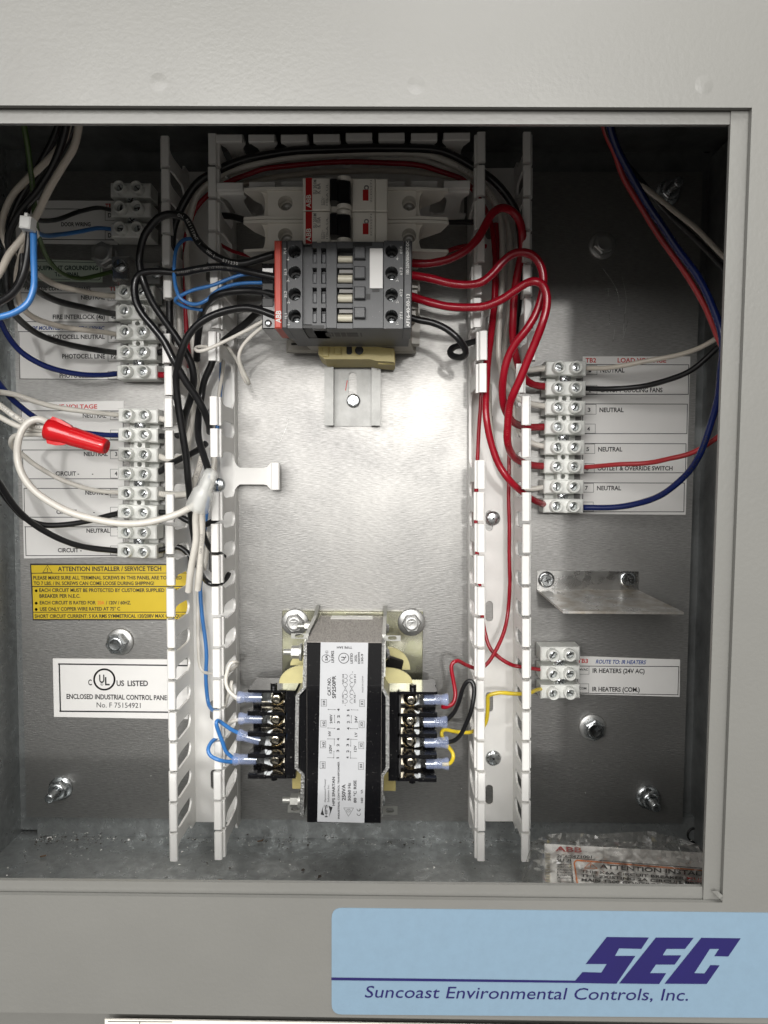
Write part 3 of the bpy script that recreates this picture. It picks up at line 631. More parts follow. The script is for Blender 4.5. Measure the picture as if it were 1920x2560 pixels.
for (u, v_) in wy: b.box(xa_, xb_, PX(0, v_).y, PX(0, u).y, 54, ZC - 8)
b.box(xl1, PX(497, 0).x, yt - 2.2, yt - .6, 54, ZC - 5); b.box(PX(920, 0).x, PX(1122, 0).x, PX(0, 140).y, PX(0, 98).y, ZC - 1, ZC - .55); b.box(PX(1062, 0).x, PX(1105, 0).x, PX(0, 692).y, PX(0, 636).y, ZC - 1, ZC - .6)
b.box(xl1, PX(497, 0).x, yb + .5, yb + 2.6, 54, ZC - 5); b.box(PX(400, 0).x, PX(622, 0).x, yb + .3, PX(0, 962).y, ZC - 1, ZC - .7); b.box(PX(1125, 0).x, PX(1200, 0).x, PX(0, 615).y, PX(0, 585).y, ZC - 1, ZC - .7)
part('recess', b, 'hole', t)
for i, (u, v_) in enumerate(wy):
    ha = PX(0, u + (60 if i == 0 else 55)).y; hb = PX(0, v_ - 25).y
    b = B(); n = 8; r_ = (ha - hb) / 2
    b.cyl((xa_ + .3, (ha + hb) / 2, ZC - 4.2), (xb_ - .3, (ha + hb) / 2, ZC - 4.2), r_, n=18); part('armature_bar', b, 'cream', t)
    if i: part('armature_bar', B().box(xa_ + 1, xb_, PX(0, u + 45).y, PX(0, u + 10).y, ZC - 6, ZC - 2.6), 'greyink', t)
    for sa, sb in ((s0, s1), (s2, s3)): part('contact_tab', B().cbox(sa + .05, sb - .1, PX(0, v_ - 15).y, PX(0, u + 45).y, ZC - 7, ZC - 3.2), 'contactor2', t)
for (u, v_) in ((145, 275), (352, 482), (562, 692), (775, 890)):
    q = PX(932, v_, ZC + 2.2); r = PX(1052, u, ZC + 2.2); part('release_tab', B().cbox(q.x, r.x, q.y, r.y, ZC - 2, ZC + 2.2, .5), 'contactor', t)
q = PX(1095, 583, ZC + .1); r = PX(1233, 168, ZC + .1); part('marker_plate', B().cbox(q.x, r.x, q.y, r.y, ZC - 1, ZC + .1, .15), 'paper', t)
b = B(); b.box(x1 - .1 - 8.1, x1 - .1 - 8.0, yb, yt, ZC - .3, ZC + .02)
def V(bb, s, x, ya, yb_, h, z=ZC + .15, bold=True):   # upward reading text: zoom coords x (baseline), from ya (bottom) to yb_ (top)
    txt(bb, s, (660 + x * .2411, 580 + ya * .2411), (660 + x * .2411, 580 + yb_ * .2411), h * .2411, z, bold)
b = B(); V(b, 'ABB', 176, 942, 815, 52, ZC + .45); part('lettering', b, 'whiteink', t)
b = B()
for s, x, ya, yb_ in (('7L4', 232, 232, 165), ('4-', 262, 300, 262), ('5L3', 236, 448, 382), ('3-', 262, 518, 482), ('3L2', 236, 680, 612), ('2-', 266, 742, 708), ('1L1', 240, 895, 845), ('1-', 268, 965, 935),
                      ('8T4', 1435, 225, 150), ('4-', 1395, 292, 258), ('6T3', 1435, 445, 370), ('3-', 1395, 515, 482), ('4T2', 1435, 670, 592), ('2-', 1395, 738, 705), ('2T1', 1435, 905, 830), ('1-', 1395, 960, 932)):
    V(b, s, x, ya, yb_, 26, bold=False)
V(b, '100-250V50/60HZ-DC', 1503, 438, 92, 28, ZC + .1); V(b, 'AF16-40-00-13', 1510, 985, 642, 32, ZC + .1)
part('lettering', b, 'whiteink', t)
# underside and base
b = B(); b.box(x0 + 5, x1 - .6, yb + .3, yt - .3, 30, 54.2); part('lower_housing', b, 'contactor', t)
b = B(); z = 43; yy = yb + .25
for (u, v_) in ((640, 690), (700, 720), (735, 790), (800, 850), (860, 975), (1000, 1015)):
    q = PX(u, 1040, 66); r = PX(v_, 1040, 66); b.box(q.x, r.x, yb + .1, yb + .4, 60, 70)
part('vent_slot', b, 'hole', t)
b = B(); b.prism([(x0 + 7, 54), (x1 - 1, 54), (x1 + 1.5, 30), (x1 + 3, 12), (x0 + 11, 12), (x0 + 9, 40)], yb + .6, yt - 1, 'y')
q = P(716, 880, 12); r = P(1040, 820, 12)
b.cbox(q.x, r.x, q.y, q.y + 30, 7.5, 13, 1); b.box(q.x + 4, r.x - 4, q.y + 5.5, q.y + 30, 12, 40)
part('base', b, 'greybase', t)
b = B(); q = P(1022, 862, 14); b.cyl((q.x, q.y, 13), (q.x, q.y, 13.6), 2.2, n=16); b.box(P(728, 860, 14).x, P(752, 860, 14).x, P(728, 862, 14).y, P(728, 857, 14).y, 13, 13.5); part('foot_hole', b, 'hole', t)
# coil terminals on the left, small clips on the right
q = P(655, 822, 66); r = P(690, 658, 66)
part('coil_terminal_block', B().cbox(q.x, x0 + .2, q.y, r.y, 34, 66, .5), 'blackplastic', t)
for py in (680, 718, 756): 
    q = P(669, py, 66.4); part('clamp_frame', B().cbox(q.x - 3, q.x + 3, q.y - 2.2, q.y + 2.2, 64, 66.3, .3), 'dullzinc' if py == 680 else 'matteblack', t)
q = P(698, 808, 69); b = B().lathe((P(697, 808, 66.5).x - 5.6, P(697, 808, 66.5).y, 66.2), [(1.9, 0), (1.8, .8), (1, 1.2), (.05, 1.2)], 14, closed=False); part('coil_screw', b, 'zinc', t)
b = B()
for (x_, y_, xx_, yy_) in ((1029, 703, 1046, 720), (1029, 724, 1044, 733), (1029, 757, 1046, 772), (1029, 776, 1040, 790)):
    q = P(x_, yy_, 50); r = P(xx_, y_, 50); b.cbox(q.x, r.x, q.y, r.y, 30, 50, .3)
b.box(x1 - .3, P(1050, 760, 30).x, yb + 2, yt - 2, 20, 30)
part('side_clip', b, 'greybase', t)

# ------------------------------------------------------------------ terminal strips
def pole_block():
    """one pole, local origin at block centre on the plate; x across, y along strip"""
    b = B(); X_, Y_ = 12.0, 4.2
    b.cbox(-X_, X_, -Y_, Y_, 3, 16.5, .7)
    for sx_ in (-5.1, 5.1): b.lathe((sx_, 0, 15.5), [(3.7, 0), (3.6, 6.0), (3.1, 6.4), (2.7, 6.2), (2.6, 2.4)], 18, closed=False)
    return b
def bridge_block(hole=True):
    b = B(); b.ringplate(-3.4, 3.4, -2.2, 2.2, 13, 0, 0, 1.5, 1.5, 12, 8); b.box(-3.4, -3.35, -2.2, 2.2, 3, 13); b.box(3.35, 3.4, -2.2, 2.2, 3, 13); b.box(-9, 9, -2.2, 2.2, 2.2, 4.5); return b
def port_screw():
    b = B(); b.lathe((0, 0, 17.6), [(2.5, 0), (2.45, .9), (1.9, 1.2), (.05, 1.25)], 16, closed=False); return b
def port_slot():
    b = B(); b.box(-2.0, 2.0, -.3, .3, 18.6, 18.93); return b
def _m(b, m, n): me = b.mesh(n); me.materials.append(M[m]); return me
PB, BB, SC, SL = _m(pole_block(), 'nylon', 'terminal'), _m(bridge_block(), 'nylon', 'spacer_web'), _m(port_screw(), 'zinc', 'screw'), _m(port_slot(), 'hole', 'slot')
fxb = B(); fxb.lathe((0, 0, 12.8), [(3.5, 0), (3.4, .8), (2.6, 1.7), (1.3, 2.2), (.05, 2.3)], 20, closed=False); FX = _m(fxb, 'zinc', 'mounting_screw')
fxb = B(); fxb.box(-2.1, 2.1, -.32, .32, 14.9, 15.16); fxb.box(-.32, .32, -2.1, 2.1, 14.9, 15.17); FXS = _m(fxb, 'hole', 'cross_slot')
TBX = {}
def strip_(key, label, rows, screws, cant=0.0):
    """rows: pixel centre (midway between the two ports) of every pole at the height of the port rims; screws: indices of webs with a screw"""
    pts_ = [P(x, y, 21.5) for x, y in rows]; base = Vector((pts_[0].x, pts_[-1].y, 0)); ang = -math.atan2(pts_[-1].x - pts_[0].x, pts_[0].y - pts_[-1].y) * -1
    t = thing('terminal_strip', base, label, 'terminal strip', 'translucent screw terminal strips')
    rnd = random.Random(len(key) * 7 + len(rows))
    for i, p in enumerate(pts_):
        o = inst('terminal', PB, t, (p.x - base.x, p.y - base.y, 0), ang + rnd.uniform(-.01, .01))
        for sx_ in (-5.1, 5.1):
            s_ = inst('screw', SC, o, (sx_, rnd.uniform(-.15, .15), -rnd.uniform(0, .8)))
            a_ = rnd.uniform(0, 3.1); s2_ = inst('screw_slot', SL, o, (sx_, 0, -rnd.uniform(-.05, .1)), a_)
        if i < len(pts_) - 1:
            m_ = (p + pts_[i + 1]) / 2; inst('spacer_web', BB, t, (m_.x - base.x, m_.y - base.y, 0), ang)
            if i in screws:
                f_ = inst('mounting_screw', FX, t, (m_.x - base.x + .1, m_.y - base.y, 0)); inst('cross_slot', FXS, f_, (0, 0, 0), rnd.uniform(0, 1.5))
    TBX[key] = pts_; return t
def lerp_rows(x0, x1, ys): n = len(ys); return [(x0 + (x1 - x0) * i / (n - 1), y) for i, y in enumerate(ys)]
strip_('door', 'three pole terminal strip in the dark top left, beside the DOOR WIRING label', lerp_rows(318, 319, [466, 516, 568]), {0, 1})
strip_('fire', 'five pole terminal strip beside the FIRE INTERLOCK and PHOTOCELL label', lerp_rows(329, 334, [726, 775, 827, 878, 927]), {0, 3})
strip_('line', 'long terminal strip beside the left LINE VOLTAGE label, under the red wire nut', lerp_rows(337, 334, [1037, 1086, 1136, 1185, 1234, 1281, 1332, 1380]), {0, 3, 6})
strip_('load', 'long terminal strip on the right, beside the LOAD VOLTAGE label', lerp_rows(1421, 1414, [917, 968, 1017, 1067, 1118, 1166, 1217, 1266]), {0, 3, 6})
strip_('ir', 'small three pole terminal strip beside the infrared heaters label', lerp_rows(1406, 1406, [1640, 1688, 1736]), {0, 1})

# grounding lug
t = thing('grounding_lug', P(300, 690, 0), 'aluminium grounding lug with slotted screws right of the green grounding label', 'grounding lug')
q = P(279, 700, 16); r = P(322, 640, 16); part('lug_body', B().cbox(q.x, r.x, q.y, r.y, 1, 16, .8), 'alu', t)
part('lug_body', B().cbox(P(330, 690, 6).x, P(402, 690, 6).x, P(340, 712, 6).y, P(340, 655, 6).y, .5, 6, .8), 'dullzinc', t)
for px, py in ((298, 663), (378, 668)):
    q = P(px, py, 17); b = B().lathe((q.x, q.y, 15.5 if px < 320 else 6), [(4.0, 0), (3.9, 1), (3.2, 1.6), (.05, 1.7)], 18, closed=False); part('lug_screw', b, 'zinc', t)
    b = B(); zz = 17.3 if px < 320 else 7.8; b.T = Matrix.Translation((q.x, q.y, 0)) @ Matrix.Rotation(.5, 4, 'Z'); b.box(-3, 3, -.4, .4, zz - .3, zz); part('screw_slot', b, 'hole', t)

# ------------------------------------------------------------------ transformer
def MX(x, y, z): return P(500 + x * .4822, 1450 + y * .4822, z)        # coordinates measured on a zoomed view
ZT = 77.0
t = thing('transformer', MX(745, 800, 0), 'heavy black control transformer with a silver rating label, bolted at the bottom centre', 'transformer')
ca, cb_ = MX(553, 322, ZT), MX(935, 1262, ZT); x0, x1, yt, yb = ca.x, MX(943, 322, ZT).x, ca.y, cb_.y
b = B(); b.box(x0, x1, yb, yt, 6, ZT - .6); part('laminated_core', b, 'lam', t)
b = B(); b.cbox(x0 + .1, x1 - .1, yb + .05, yt - .25, ZT - .6, ZT, .3)
m0, m1, ym0, ym1 = MX(515, 700, 73).x, MX(968, 700, 73).x, MX(0, 985, 73).y, MX(0, 600, 73).y
cv = part('varnished_face', b, 'coreblack', t)
b = B(); b.prism([(x0 + 1, ym0 - 5), (m0 + .4, ym0), (m0 + .4, ym1), (x0 + 1, ym1 + 6)], 20, ZT - 3.2); part('coil_cover', b, 'coreblack', t); b = B(); b.prism([(x1 - 1, ym0 - 5), (x1 - 1, ym1 + 6), (m1 - .4, ym1), (m1 - .4, ym0)], 20, ZT - 3.2); part('coil_cover', b, 'coreblack', t)
# wavy clamping frames left and right
for pts_, zt2 in (([(548, 330), (545, 420), (541, 560), (505, 600), (502, 780), (500, 975), (533, 1010), (530, 1120), (528, 1228)], 74.5), ([(948, 330), (945, 420), (944, 560), (972, 605), (972, 780), (972, 975), (942, 1020), (940, 1120), (938, 1228)], 74.5)):
    v = [MX(x, y, zt2) for x, y in pts_]; b = B(); w_ = .95
    L_ = [(p.x - w_, p.y) for p in v] + [(p.x + w_, p.y) for p in reversed(v)]
    for i in range(len(v) - 1):
        p, q = v[i], v[i + 1]; b.prism([(p.x - w_, p.y), (q.x - w_, q.y), (q.x + w_, q.y), (p.x + w_, p.y)], 3, zt2)
    part('clamping_frame', b, 'edge', t)
# bright top parts of the frames leaning outwards near the plate
for xs, sg in (((612, 560), -1), ((962, 950), 1)):
    a_ = MX(xs[0], 175, 8); c_ = MX(xs[1], 325, 72); b = B()
    b.add([(a_.x - 1.2, yt + 1, 3), (a_.x + 1.2, yt + 1, 3), (a_.x + 1.2, yt + 1, 76), (a_.x - 1.2, yt + 1, 76)], [(0, 1, 2, 3)])
b = B(); q = MX(680, 212, 12); r = MX(897, 190, 6); b.box(q.x, r.x, yt - .2, yt + .15, 7, 17); part('paper_tag', b, 'paper', t)
# base plate
a_, c_ = MX(428, 860, 2), MX(1156, 164, 2)
part('base_plate', B().cbox(a_.x, c_.x, a_.y, c_.y, .3, 2.6, .3), 'yzinc', t)
for xx in (MX(610, 170, 4).x, MX(960, 170, 4).x):
    b = B()
    q = MX(0, 125, 4).y; b.prism([(yt - 20, 2.6), (q, 2.8), (q, 4.2), (yt + 2, 16), (yt + .5, 60), (yt - 20, 70)], xx - 1, xx + 1, 'x'); part('upright_flange', b, 'tab', t)
# fixing tabs with holes
for (xa, xb, ya, yb2, zz) in ((472, 560, 278, 304, 62), (955, 1040, 288, 316, 62), (455, 530, 1166, 1206, 40), (942, 1024, 1172, 1216, 40)):
    q = MX(xa, yb2, zz); r = MX(xb, ya, zz); left = xa < 700; b = B(); h_ = (q.y + r.y) / 2; cx_ = q.x + 4.5 if left else r.x - 4.5
    b.ringplate(q.x, r.x, q.y, r.y, zz, cx_, h_, 2.4, max(1.2, (r.y - q.y) * .26), 18, 1.6)
    b.add([(q.x, q.y, zz), (r.x, q.y, zz), (r.x, q.y, zz - 1.8), (q.x, q.y, zz - 1.8)], [(0, 1, 2, 3)]); part('fixing_tab', b, 'tab', t)
# bobbin flanges
def halfdisc(cx_, cy_, rx, ry, z0, z1, a0, a1, nm='bobbin_flange'):
    q = [MX(cx_ + rx * math.cos(math.radians(a)), cy_ - ry * math.sin(math.radians(a)), z1) for a in range(a0, a1 + 1, 10)] ; q = [MX(cx_, cy_, z1)] + q
    return part(nm, B().prism([(p.x, p.y) for p in q], z0, z1), 'bobbin', t)
halfdisc(960, 535, 142, 80, 52, 53.5, 0, 90); halfdisc(975, 465, 115, 117, 38, 39.5, 0, 90); halfdisc(540, 535, 130, 92, 52, 53.5, 90, 180); halfdisc(540, 442, 72, 60, 38, 39.5, 90, 180)
b = B()
for i in range(6): q = MX(968, 400 + i * 9, 50 - i * .5); r = MX(1045 - i * 2, 425 + i * 9, 40); b.cyl(q, r, 1.5, n=8)
part('coil_lead', b, 'matteblack', t)
b = B(); q = MX(492, 1040, 30); r = MX(540, 985, 40); b.box(q.x, r.x, q.y, r.y, 20, 41); part('bobbin_flange', b, 'endstop', t); b = B(); q = MX(940, 1050, 30); r = MX(1015, 990, 40); b.box(q.x, r.x, q.y, r.y, 20, 41); part('bobbin_flange', b, 'endstop', t)
# clamping bolts along the frames
def sidenut(x, y, z, sg, big=True):
    q = MX(x, y, z); b = B(); b.cyl((q.x, q.y, z), (q.x + sg * 4.5, q.y, z), 3.6 if big else 2.8, n=6, smooth=False); b.cyl((q.x - sg * 1.2, q.y, z), (q.x, q.y, z), 4.8, n=20)
    n_ = part('clamp_nut', b, 'tab', t); s_ = B(); prof = []
    for i in range(7): prof += [(1.9, 4.5 + i * .7), (1.55, 4.85 + i * .7)]
    s_.lathe((q.x, q.y, z), prof, 14, (sg, 0, 0)); part('bolt_thread', s_, 'tab', n_)
sidenut(518, 374, 58, -1); sidenut(583, 240, 22, -1, False); sidenut(512, 1142, 58, -1)
for (x, y, z) in ((975, 385, 58), (972, 250, 22), (950, 1140, 58)):
    q = MX(x, y, z); part('bolt_head', B().lathe((q.x - 2.5, q.y, z), [(4.6, 0), (4.4, 1.2), (3.2, 1.8), (2.6, 3.2), (.05, 3.6)], 18, (1, 0, 0), closed=False), 'zinc', t)
# rating label
zl = ZT + .25
lb = part('rating_label', sheet([(500 + 626 * .4822, 1450 + 323 * .4822), (500 + 872 * .4822, 1450 + 325 * .4822), (500 + 852 * .4822, 1450 + 1259 * .4822), (500 + 608 * .4822, 1450 + 1253 * .4822)], zl, .2), 'silverlabel', t)
zk = zl + .12
def A_(x, y): return (740 + x * .18083, 1480 + y * .18083)       # zoom of the upper label half
def C_(x, y): return (740 + x * .18083, 1760 + y * .18083)       # lower half
b = B()
def VT(s, f, x, ya, yb2, h, bold=True): txt(b, s, f(x, ya), f(x - 2, yb2), h * .1808, zk, bold)
# TYPE 3AH is upside down
txt(b, 'TYPE 3AH', A_(775, 752), A_(565, 752), 30 * .18, zk)
VT('LR3902', A_, 525, 975, 812, 36); VT('LISTED', A_, 785, 988, 845, 32); VT('252L', A_, 840, 965, 865, 28); VT('E50394', A_, 885, 990, 832, 28); VT('130-9', A_, 930, 985, 855, 28)
VT('CAT.NO.', A_, 482, 1432, 1180, 45); VT('SP250PR', A_, 550, 1470, 1155, 48); VT('MADE IN CHINA', A_, 932, 1388, 1160, 20, False)
VT('H4', A_, 405, 1562, 1500, 36); VT('X1', A_, 932, 1568, 1510, 36)
VT('H1 H3', A_, 662, 1538, 1418, 24); VT('H2 H4', A_, 664, 1262, 1135, 24); VT('X4 X2', A_, 824, 1538, 1420, 24); VT('X3 X1', A_, 828, 1262, 1140, 24)
for (x0_, y0_, x1_, y1_) in ((348, 1485, 422, 1578), (880, 1492, 948, 1585)):
    p, q = A_(x0_, y0_), A_(x1_, y1_); rect(b, *p, *q, .8, zk)
for s, x, ya, yb2, hh in (('4', 605, 98, 62, 34), ('2', 605, 190, 152, 34), ('3', 605, 268, 235, 34), ('1', 602, 355, 335, 34), ('240V', 502, 270, 142, 34), ('HV', 482, 442, 372, 34), ('4', 600, 503, 470, 34), ('2', 598, 585, 550, 34), ('3', 596, 665, 632, 34), ('1', 594, 750, 735, 34),
                          ('120V', 494, 680, 560, 34), ('1', 740, 92, 75, 34), ('3', 738, 175, 145, 34), ('2', 740, 265, 232, 34), ('4', 740, 355, 322, 34), ('1', 738, 495, 475, 34), ('3', 732, 585, 550, 34), ('2', 732, 670, 637, 34), ('4', 732, 752, 725, 34),
                          ('24V', 848, 262, 165, 34), ('LV', 846, 452, 392, 34), ('12V', 836, 660, 572, 34), ('H2', 402, 300, 238, 34), ('X3', 925, 312, 252, 34), ('H3', 398, 590, 528, 34), ('X2', 920, 600, 542, 34), ('H1', 392, 878, 815, 34), ('X4', 916, 888, 830, 34)):
    VT(s, C_, x, ya, yb2, hh)
for (x0_, y0_, x1_, y1_) in ((342, 226, 416, 318), (872, 236, 944, 328), (338, 512, 410, 606), (868, 526, 938, 618), (332, 798, 404, 892), (862, 812, 934, 905)): rect(b, *C_(x0_, y0_), *C_(x1_, y1_), .8, zk)
for seg in (((445, 75), (540, 77)), ((532, 160), (534, 255)), ((442, 332), (536, 336)), ((440, 482), (530, 484), (528, 575)), ((525, 655), (522, 744), (432, 740)), ((765, 80), (855, 83)), ((765, 165), (763, 258)), ((755, 340), (850, 342)),
            ((756, 580), (758, 487), (848, 490)), ((754, 660), (752, 747), (842, 750))):
    for p, q in zip(seg[:-1], seg[1:]): line(b, C_(*p), C_(*q), .7, zk)
    for e in (seg[0], seg[-1]) if len(seg) == 2 else (seg[0], seg[1]):
        arc(b, C_(*e), .5, .5, 0, 360, 1.0, zk, 6)
VT('Hammond Power', C_, 415, 1355, 1035, 26, False); VT('Solutions Inc.', C_, 460, 1355, 1115, 26, False); VT('HPS SPARTAN', C_, 538, 1405, 1008, 36); VT('INDUSTRIAL CONTROL TRANSFORMER', C_, 602, 1588, 795, 24)
VT('250VA', C_, 684, 1335, 1110, 48); VT('50/60 Hz', C_, 756, 1338, 1090, 38); VT('80 °C RISE', C_, 836, 1365, 1055, 38); VT('160', C_, 925, 1368, 1295, 28); VT('VA', C_, 925, 1240, 1182, 28)
VT('HPS', C_, 435, 1565, 1392, 36)
# marks: flame pair, triangle, CE, UL and CSA rings, coils
for pts_ in ([(340, 1528), (382, 1395), (368, 1470), (392, 1540)], [(505, 1430), (458, 1560), (470, 1480), (448, 1405)]): poly(b, [C_(*p) for p in pts_], zk + .03)
for p, q in (((660, 1436), (796, 1438)), ((796, 1438), (726, 1552)), ((726, 1552), (660, 1436))): line(b, C_(*p), C_(*q), .8, zk)
arc(b, C_(726, 1474), 4.6, 3.6, 0, 360, .8, zk, 14); line(b, C_(718, 1470), C_(738, 1470), .7, zk)
arc(b, C_(868, 1512), 4.5, 5.6, 10, 170, 1.2, zk, 10) ; arc(b, C_(868, 1448), 4.5, 5.6, 10, 170, 1.2, zk, 10); line(b, C_(878, 1450), C_(880, 1478), 1.0, zk)
arc(b, A_(660, 915), 12.6, 12.6, 0, 360, 1.5, zk, 28); VT('U', A_, 672, 945, 895, 46); VT('L', A_, 690, 912, 880, 40)
arc(b, A_(418, 920), 10.6, 9.6, 20, 340, 1.2, zk, 22); VT('SA', A_, 440, 948, 872, 36); arc(b, A_(425, 830), 3.4, 3.4, 0, 360, .6, zk, 12); VT('R', A_, 434, 838, 822, 14)
for cx_, sg, ys in ((672, 1, (1165, 1220, 1282, 1390, 1440, 1510)), (782, -1, (1165, 1220, 1282, 1390, 1440, 1510))):
    for y_ in ys:
        px, py = A_(cx_, y_); arc(b, (px, py), 7 * 1.0, 5.2, -90 if sg > 0 else 90, 90 if sg > 0 else 270, .8, zk, 10)
line(b, A_(640, 1262), A_(705, 1372), .7, zk); line(b, A_(640, 1410), A_(700, 1300), .7, zk); line(b, A_(818, 1262), A_(745, 1372), .7, zk); line(b, A_(815, 1410), A_(750, 1300), .7, zk)
for p in ((782, 1106), (680, 1566)): arc(b, A_(*p), .5, .5, 0, 360, .9, zk, 6)
part('lettering', b, 'ink', lb)

# terminal blocks of the transformer
def OX(x, y, z): return P(500 + x * .18083, 1680 + y * .18083, z)
def NX(x, y, z): return P(940 + x * .18083, 1680 + y * .18083, z)
def tblock(side):
    f = OX if side < 0 else NX
    tb = thing('tmp', (0, 0, 0), 'x', 'x'); COL.objects.unlink(tb); bpy.data.objects.remove(tb)
    zfr = 60.0
    if side < 0: xo, xi, xh = f(655, 260, zfr).x, f(1195, 260, zfr).x, f(1320, 300, zfr).x; ys = (268, 572, 862, 1158, 1445)
    else: xo, xi, xh = f(850, 290, zfr).x, f(305, 290, zfr).x, f(178, 300, zfr).x; ys = (295, 595, 880, 1170, 1490)
    Y = [f(500, y, zfr).y for y in ys]
    b = B(); l_, r__ = sorted((xi, xh)); b.cbox(l_, r__, Y[-1] - .6, Y[0] + .8, 30, zfr + 1.0, .5)
    lo_, hi_ = sorted((xo, xi)); b.box(lo_, hi_, Y[-1], Y[0], 34, 44)
    b.box(hi_ - .8 if side < 0 else lo_, hi_ if side < 0 else lo_ + .8, Y[-1], Y[0], 44, zfr)
    body = part('terminal_block', b, 'blackplastic', t)
    s = side
    for i, y_ in enumerate(Y):
        b = B(); xs = xo
        b.prism([(xi, 40), (xi, zfr), (xs + (-s) * 1.2, zfr), (xs, zfr - 1), (xs + (-s) * 1.0, 44), (xs + (-s) * 2, 38)], y_ - .9 + (0 if i else .3), y_ + .9, 'y')
        if 0 < i < 5: b.cbox(min(xo, xo - s * 10), max(xo, xo - s * 10), y_ - 1.2, y_ + 1.3, zfr - 6, zfr + .6, .5)
        part('barrier', b, 'blackplastic', body)
    for y_, sg in ((Y[0] + 1.0, 1), (Y[-1] - 1.0, -1)):
        xx = f(1008 if side < 0 else 515, 0, 58).x; part('locating_pip', B().cyl((xx, y_, 55), (xx, y_ + sg * 2.6, 55), 1.9, n=14), 'blackplastic', body)
    sy = (385, 670, 955, 1235) if side < 0 else (400, 690, 975, 1265); sxx = (1050, 1040, 1035, 1035) if side < 0 else (487, 475, 472, 478)
    for k in range(4):
        q = f(sxx[k], sy[k], 54)
        b = B(); e = f(1180 if side < 0 else 340, sy[k], 46).x; g = f(850 if side < 0 else 640, sy[k], 46).x; l_, r__ = sorted((e, g)); b.cbox(l_, r__, q.y - 3.9, q.y + 3.4, 44, 47, .3)
        pl = part('contact_plate', b, 'brass', body)
        b = B(); b.lathe((q.x, q.y, 49.4), [(4.4, -.3), (4.4, .5), (3.8, .7)], 22, closed=False); b.add([(q.x + 4.7 * math.cos(a), q.y + 4.7 * math.sin(a) - .2, 50.0 + zz) for a in [math.radians(200 + i * 14) for i in range(11)] for zz in (-.5, .9)], [(2 * i, 2 * i + 2, 2 * i + 3, 2 * i + 1) for i in range(10)])
        part('square_washer', b, 'brass', pl) if False else part('square_washer', b, 'brass', body)
        b = B(); b.lathe((q.x, q.y, 50.2), [(3.8, 0), (3.7, 1.0), (3.0, 2.1), (1.7, 2.9), (.7, 2.75), (.05, 2.6)], 22, closed=False)
        part('terminal_screw', b, 'brass', body)
        b = B(); a0 = .3 + k * .5
        for kk in range(2):
            a = a0 + kk * math.pi / 2; c, s_ = math.cos(a), math.sin(a)
            b.add([(q.x + c * u * 1.9 - s_ * v_ * .35, q.y + s_ * u * 1.9 + c * v_ * .35, 53.05 - abs(u) * .75 + .12) for u in (-1, -.5, 0, .5, 1) for v_ in (-1, 1)], [(2 * i, 2 * i + 2, 2 * i + 3, 2 * i + 1) for i in range(4)])
        part('cross_slot', b, 'hole', body)
tblock(-1); tblock(1)
hexbolt(735, 1560, 'grey flanged bolt at the upper left corner of the transformer base', r=6.0, washer=8.6, z=2.7, tall=5.5, mt='dullzinc', mark=[(-2, 1.5), (1.6, 1.8), (-1.6, -1.2), (2, -1.6)], tilt=.2, name='flange_bolt')
hexbolt(1029, 1560, 'grey flanged bolt at the upper right corner of the transformer base', r=6.0, washer=8.6, z=2.7, tall=5.5, mt='dullzinc', mark=[(-2, 1.2), (1.6, 1.9), (-1.6, -1.4), (2, -1.2)], tilt=.1, name='flange_bolt')

# ------------------------------------------------------------------ wires
PATHS = {}
def wire(m, dia, pts, label, group=None, extra=None, ends=None):
    v = [P(x, y, z) for x, y, z in pts]; b = B().tube(v, dia / 2, 12)
    base = v[0]
    if extra:
        t = thing('wire', base, label, 'wire', group); part('insulation', b, m, t); extra(t); return t
    o = single('wire', b, m, base, label, 'wire', group); PATHS[label] = (o, b.path, dia / 2); return o
def flat(pts, z): return [(x, y, z) for x, y in pts]
def zz(pts, zs):
    """pixel path with heights interpolated through the key list zs [(index, z), ...]"""
    out = []
    for i, (x, y) in enumerate(pts):
        for (i0, z0), (i1, z1) in zip(zs[:-1], zs[1:]):
            if i0 <= i <= i1: out.append((x, y, z0 + (z1 - z0) * (i - i0) / (i1 - i0))); break
        else: out.append((x, y, zs[-1][1]))
    return out
def printing(parent, v, s, start, hmm, rad, m='whiteink', flip=False, gap=1.8):
    """ink characters following a wire on the side facing the viewer"""
    pass
G1, G2, G3 = 'wires entering the left side', 'wires on the contactor', 'wires inside the ducts'
# thick black cables of the contactor, left
wire('w_black', 4.1, zz([(690, 636), (681, 637), (641, 650), (605, 659), (569, 654), (535, 639), (508, 618), (490, 595), (475, 563), (460, 543), (430, 536), (404, 541), (384, 556), (361, 588), (351, 628), (350, 665), (359, 705), (379, 752), (412, 802), (447, 853), (476, 903), (484, 945), (479, 985), (469, 1020), (460, 1050), (456, 1080)],
     [(0, 66), (8, 62), (10, 60), (16, 56), (21, 40), (25, 14)]), 'top black cable from the contactor, looping up over the left duct near DOOR WIRING', G2)
wire('w_black', 4.1, zz([(690, 694), (653, 686), (620, 678), (590, 672), (545, 668), (496, 673), (448, 681), (400, 679), (365, 681), (345, 690), (336, 712), (339, 748), (355, 784), (384, 820), (410, 853), (436, 903), (465, 956), (492, 994), (512, 1030), (522, 1062), (524, 1080)],
     [(0, 66), (6, 58), (12, 56), (15, 52), (18, 40), (20, 22)]), 'second black cable from the contactor, bent into a hook left of the left duct', G2)
wire('w_black', 4.1, zz([(690, 738), (653, 728), (617, 726), (569, 731), (540, 740), (520, 756), (505, 785), (495, 840), (492, 900)], [(0, 66), (4, 58), (5, 52), (6, 38), (8, 18)]), 'third black cable from the contactor, diving down between the duct fingers', G2)
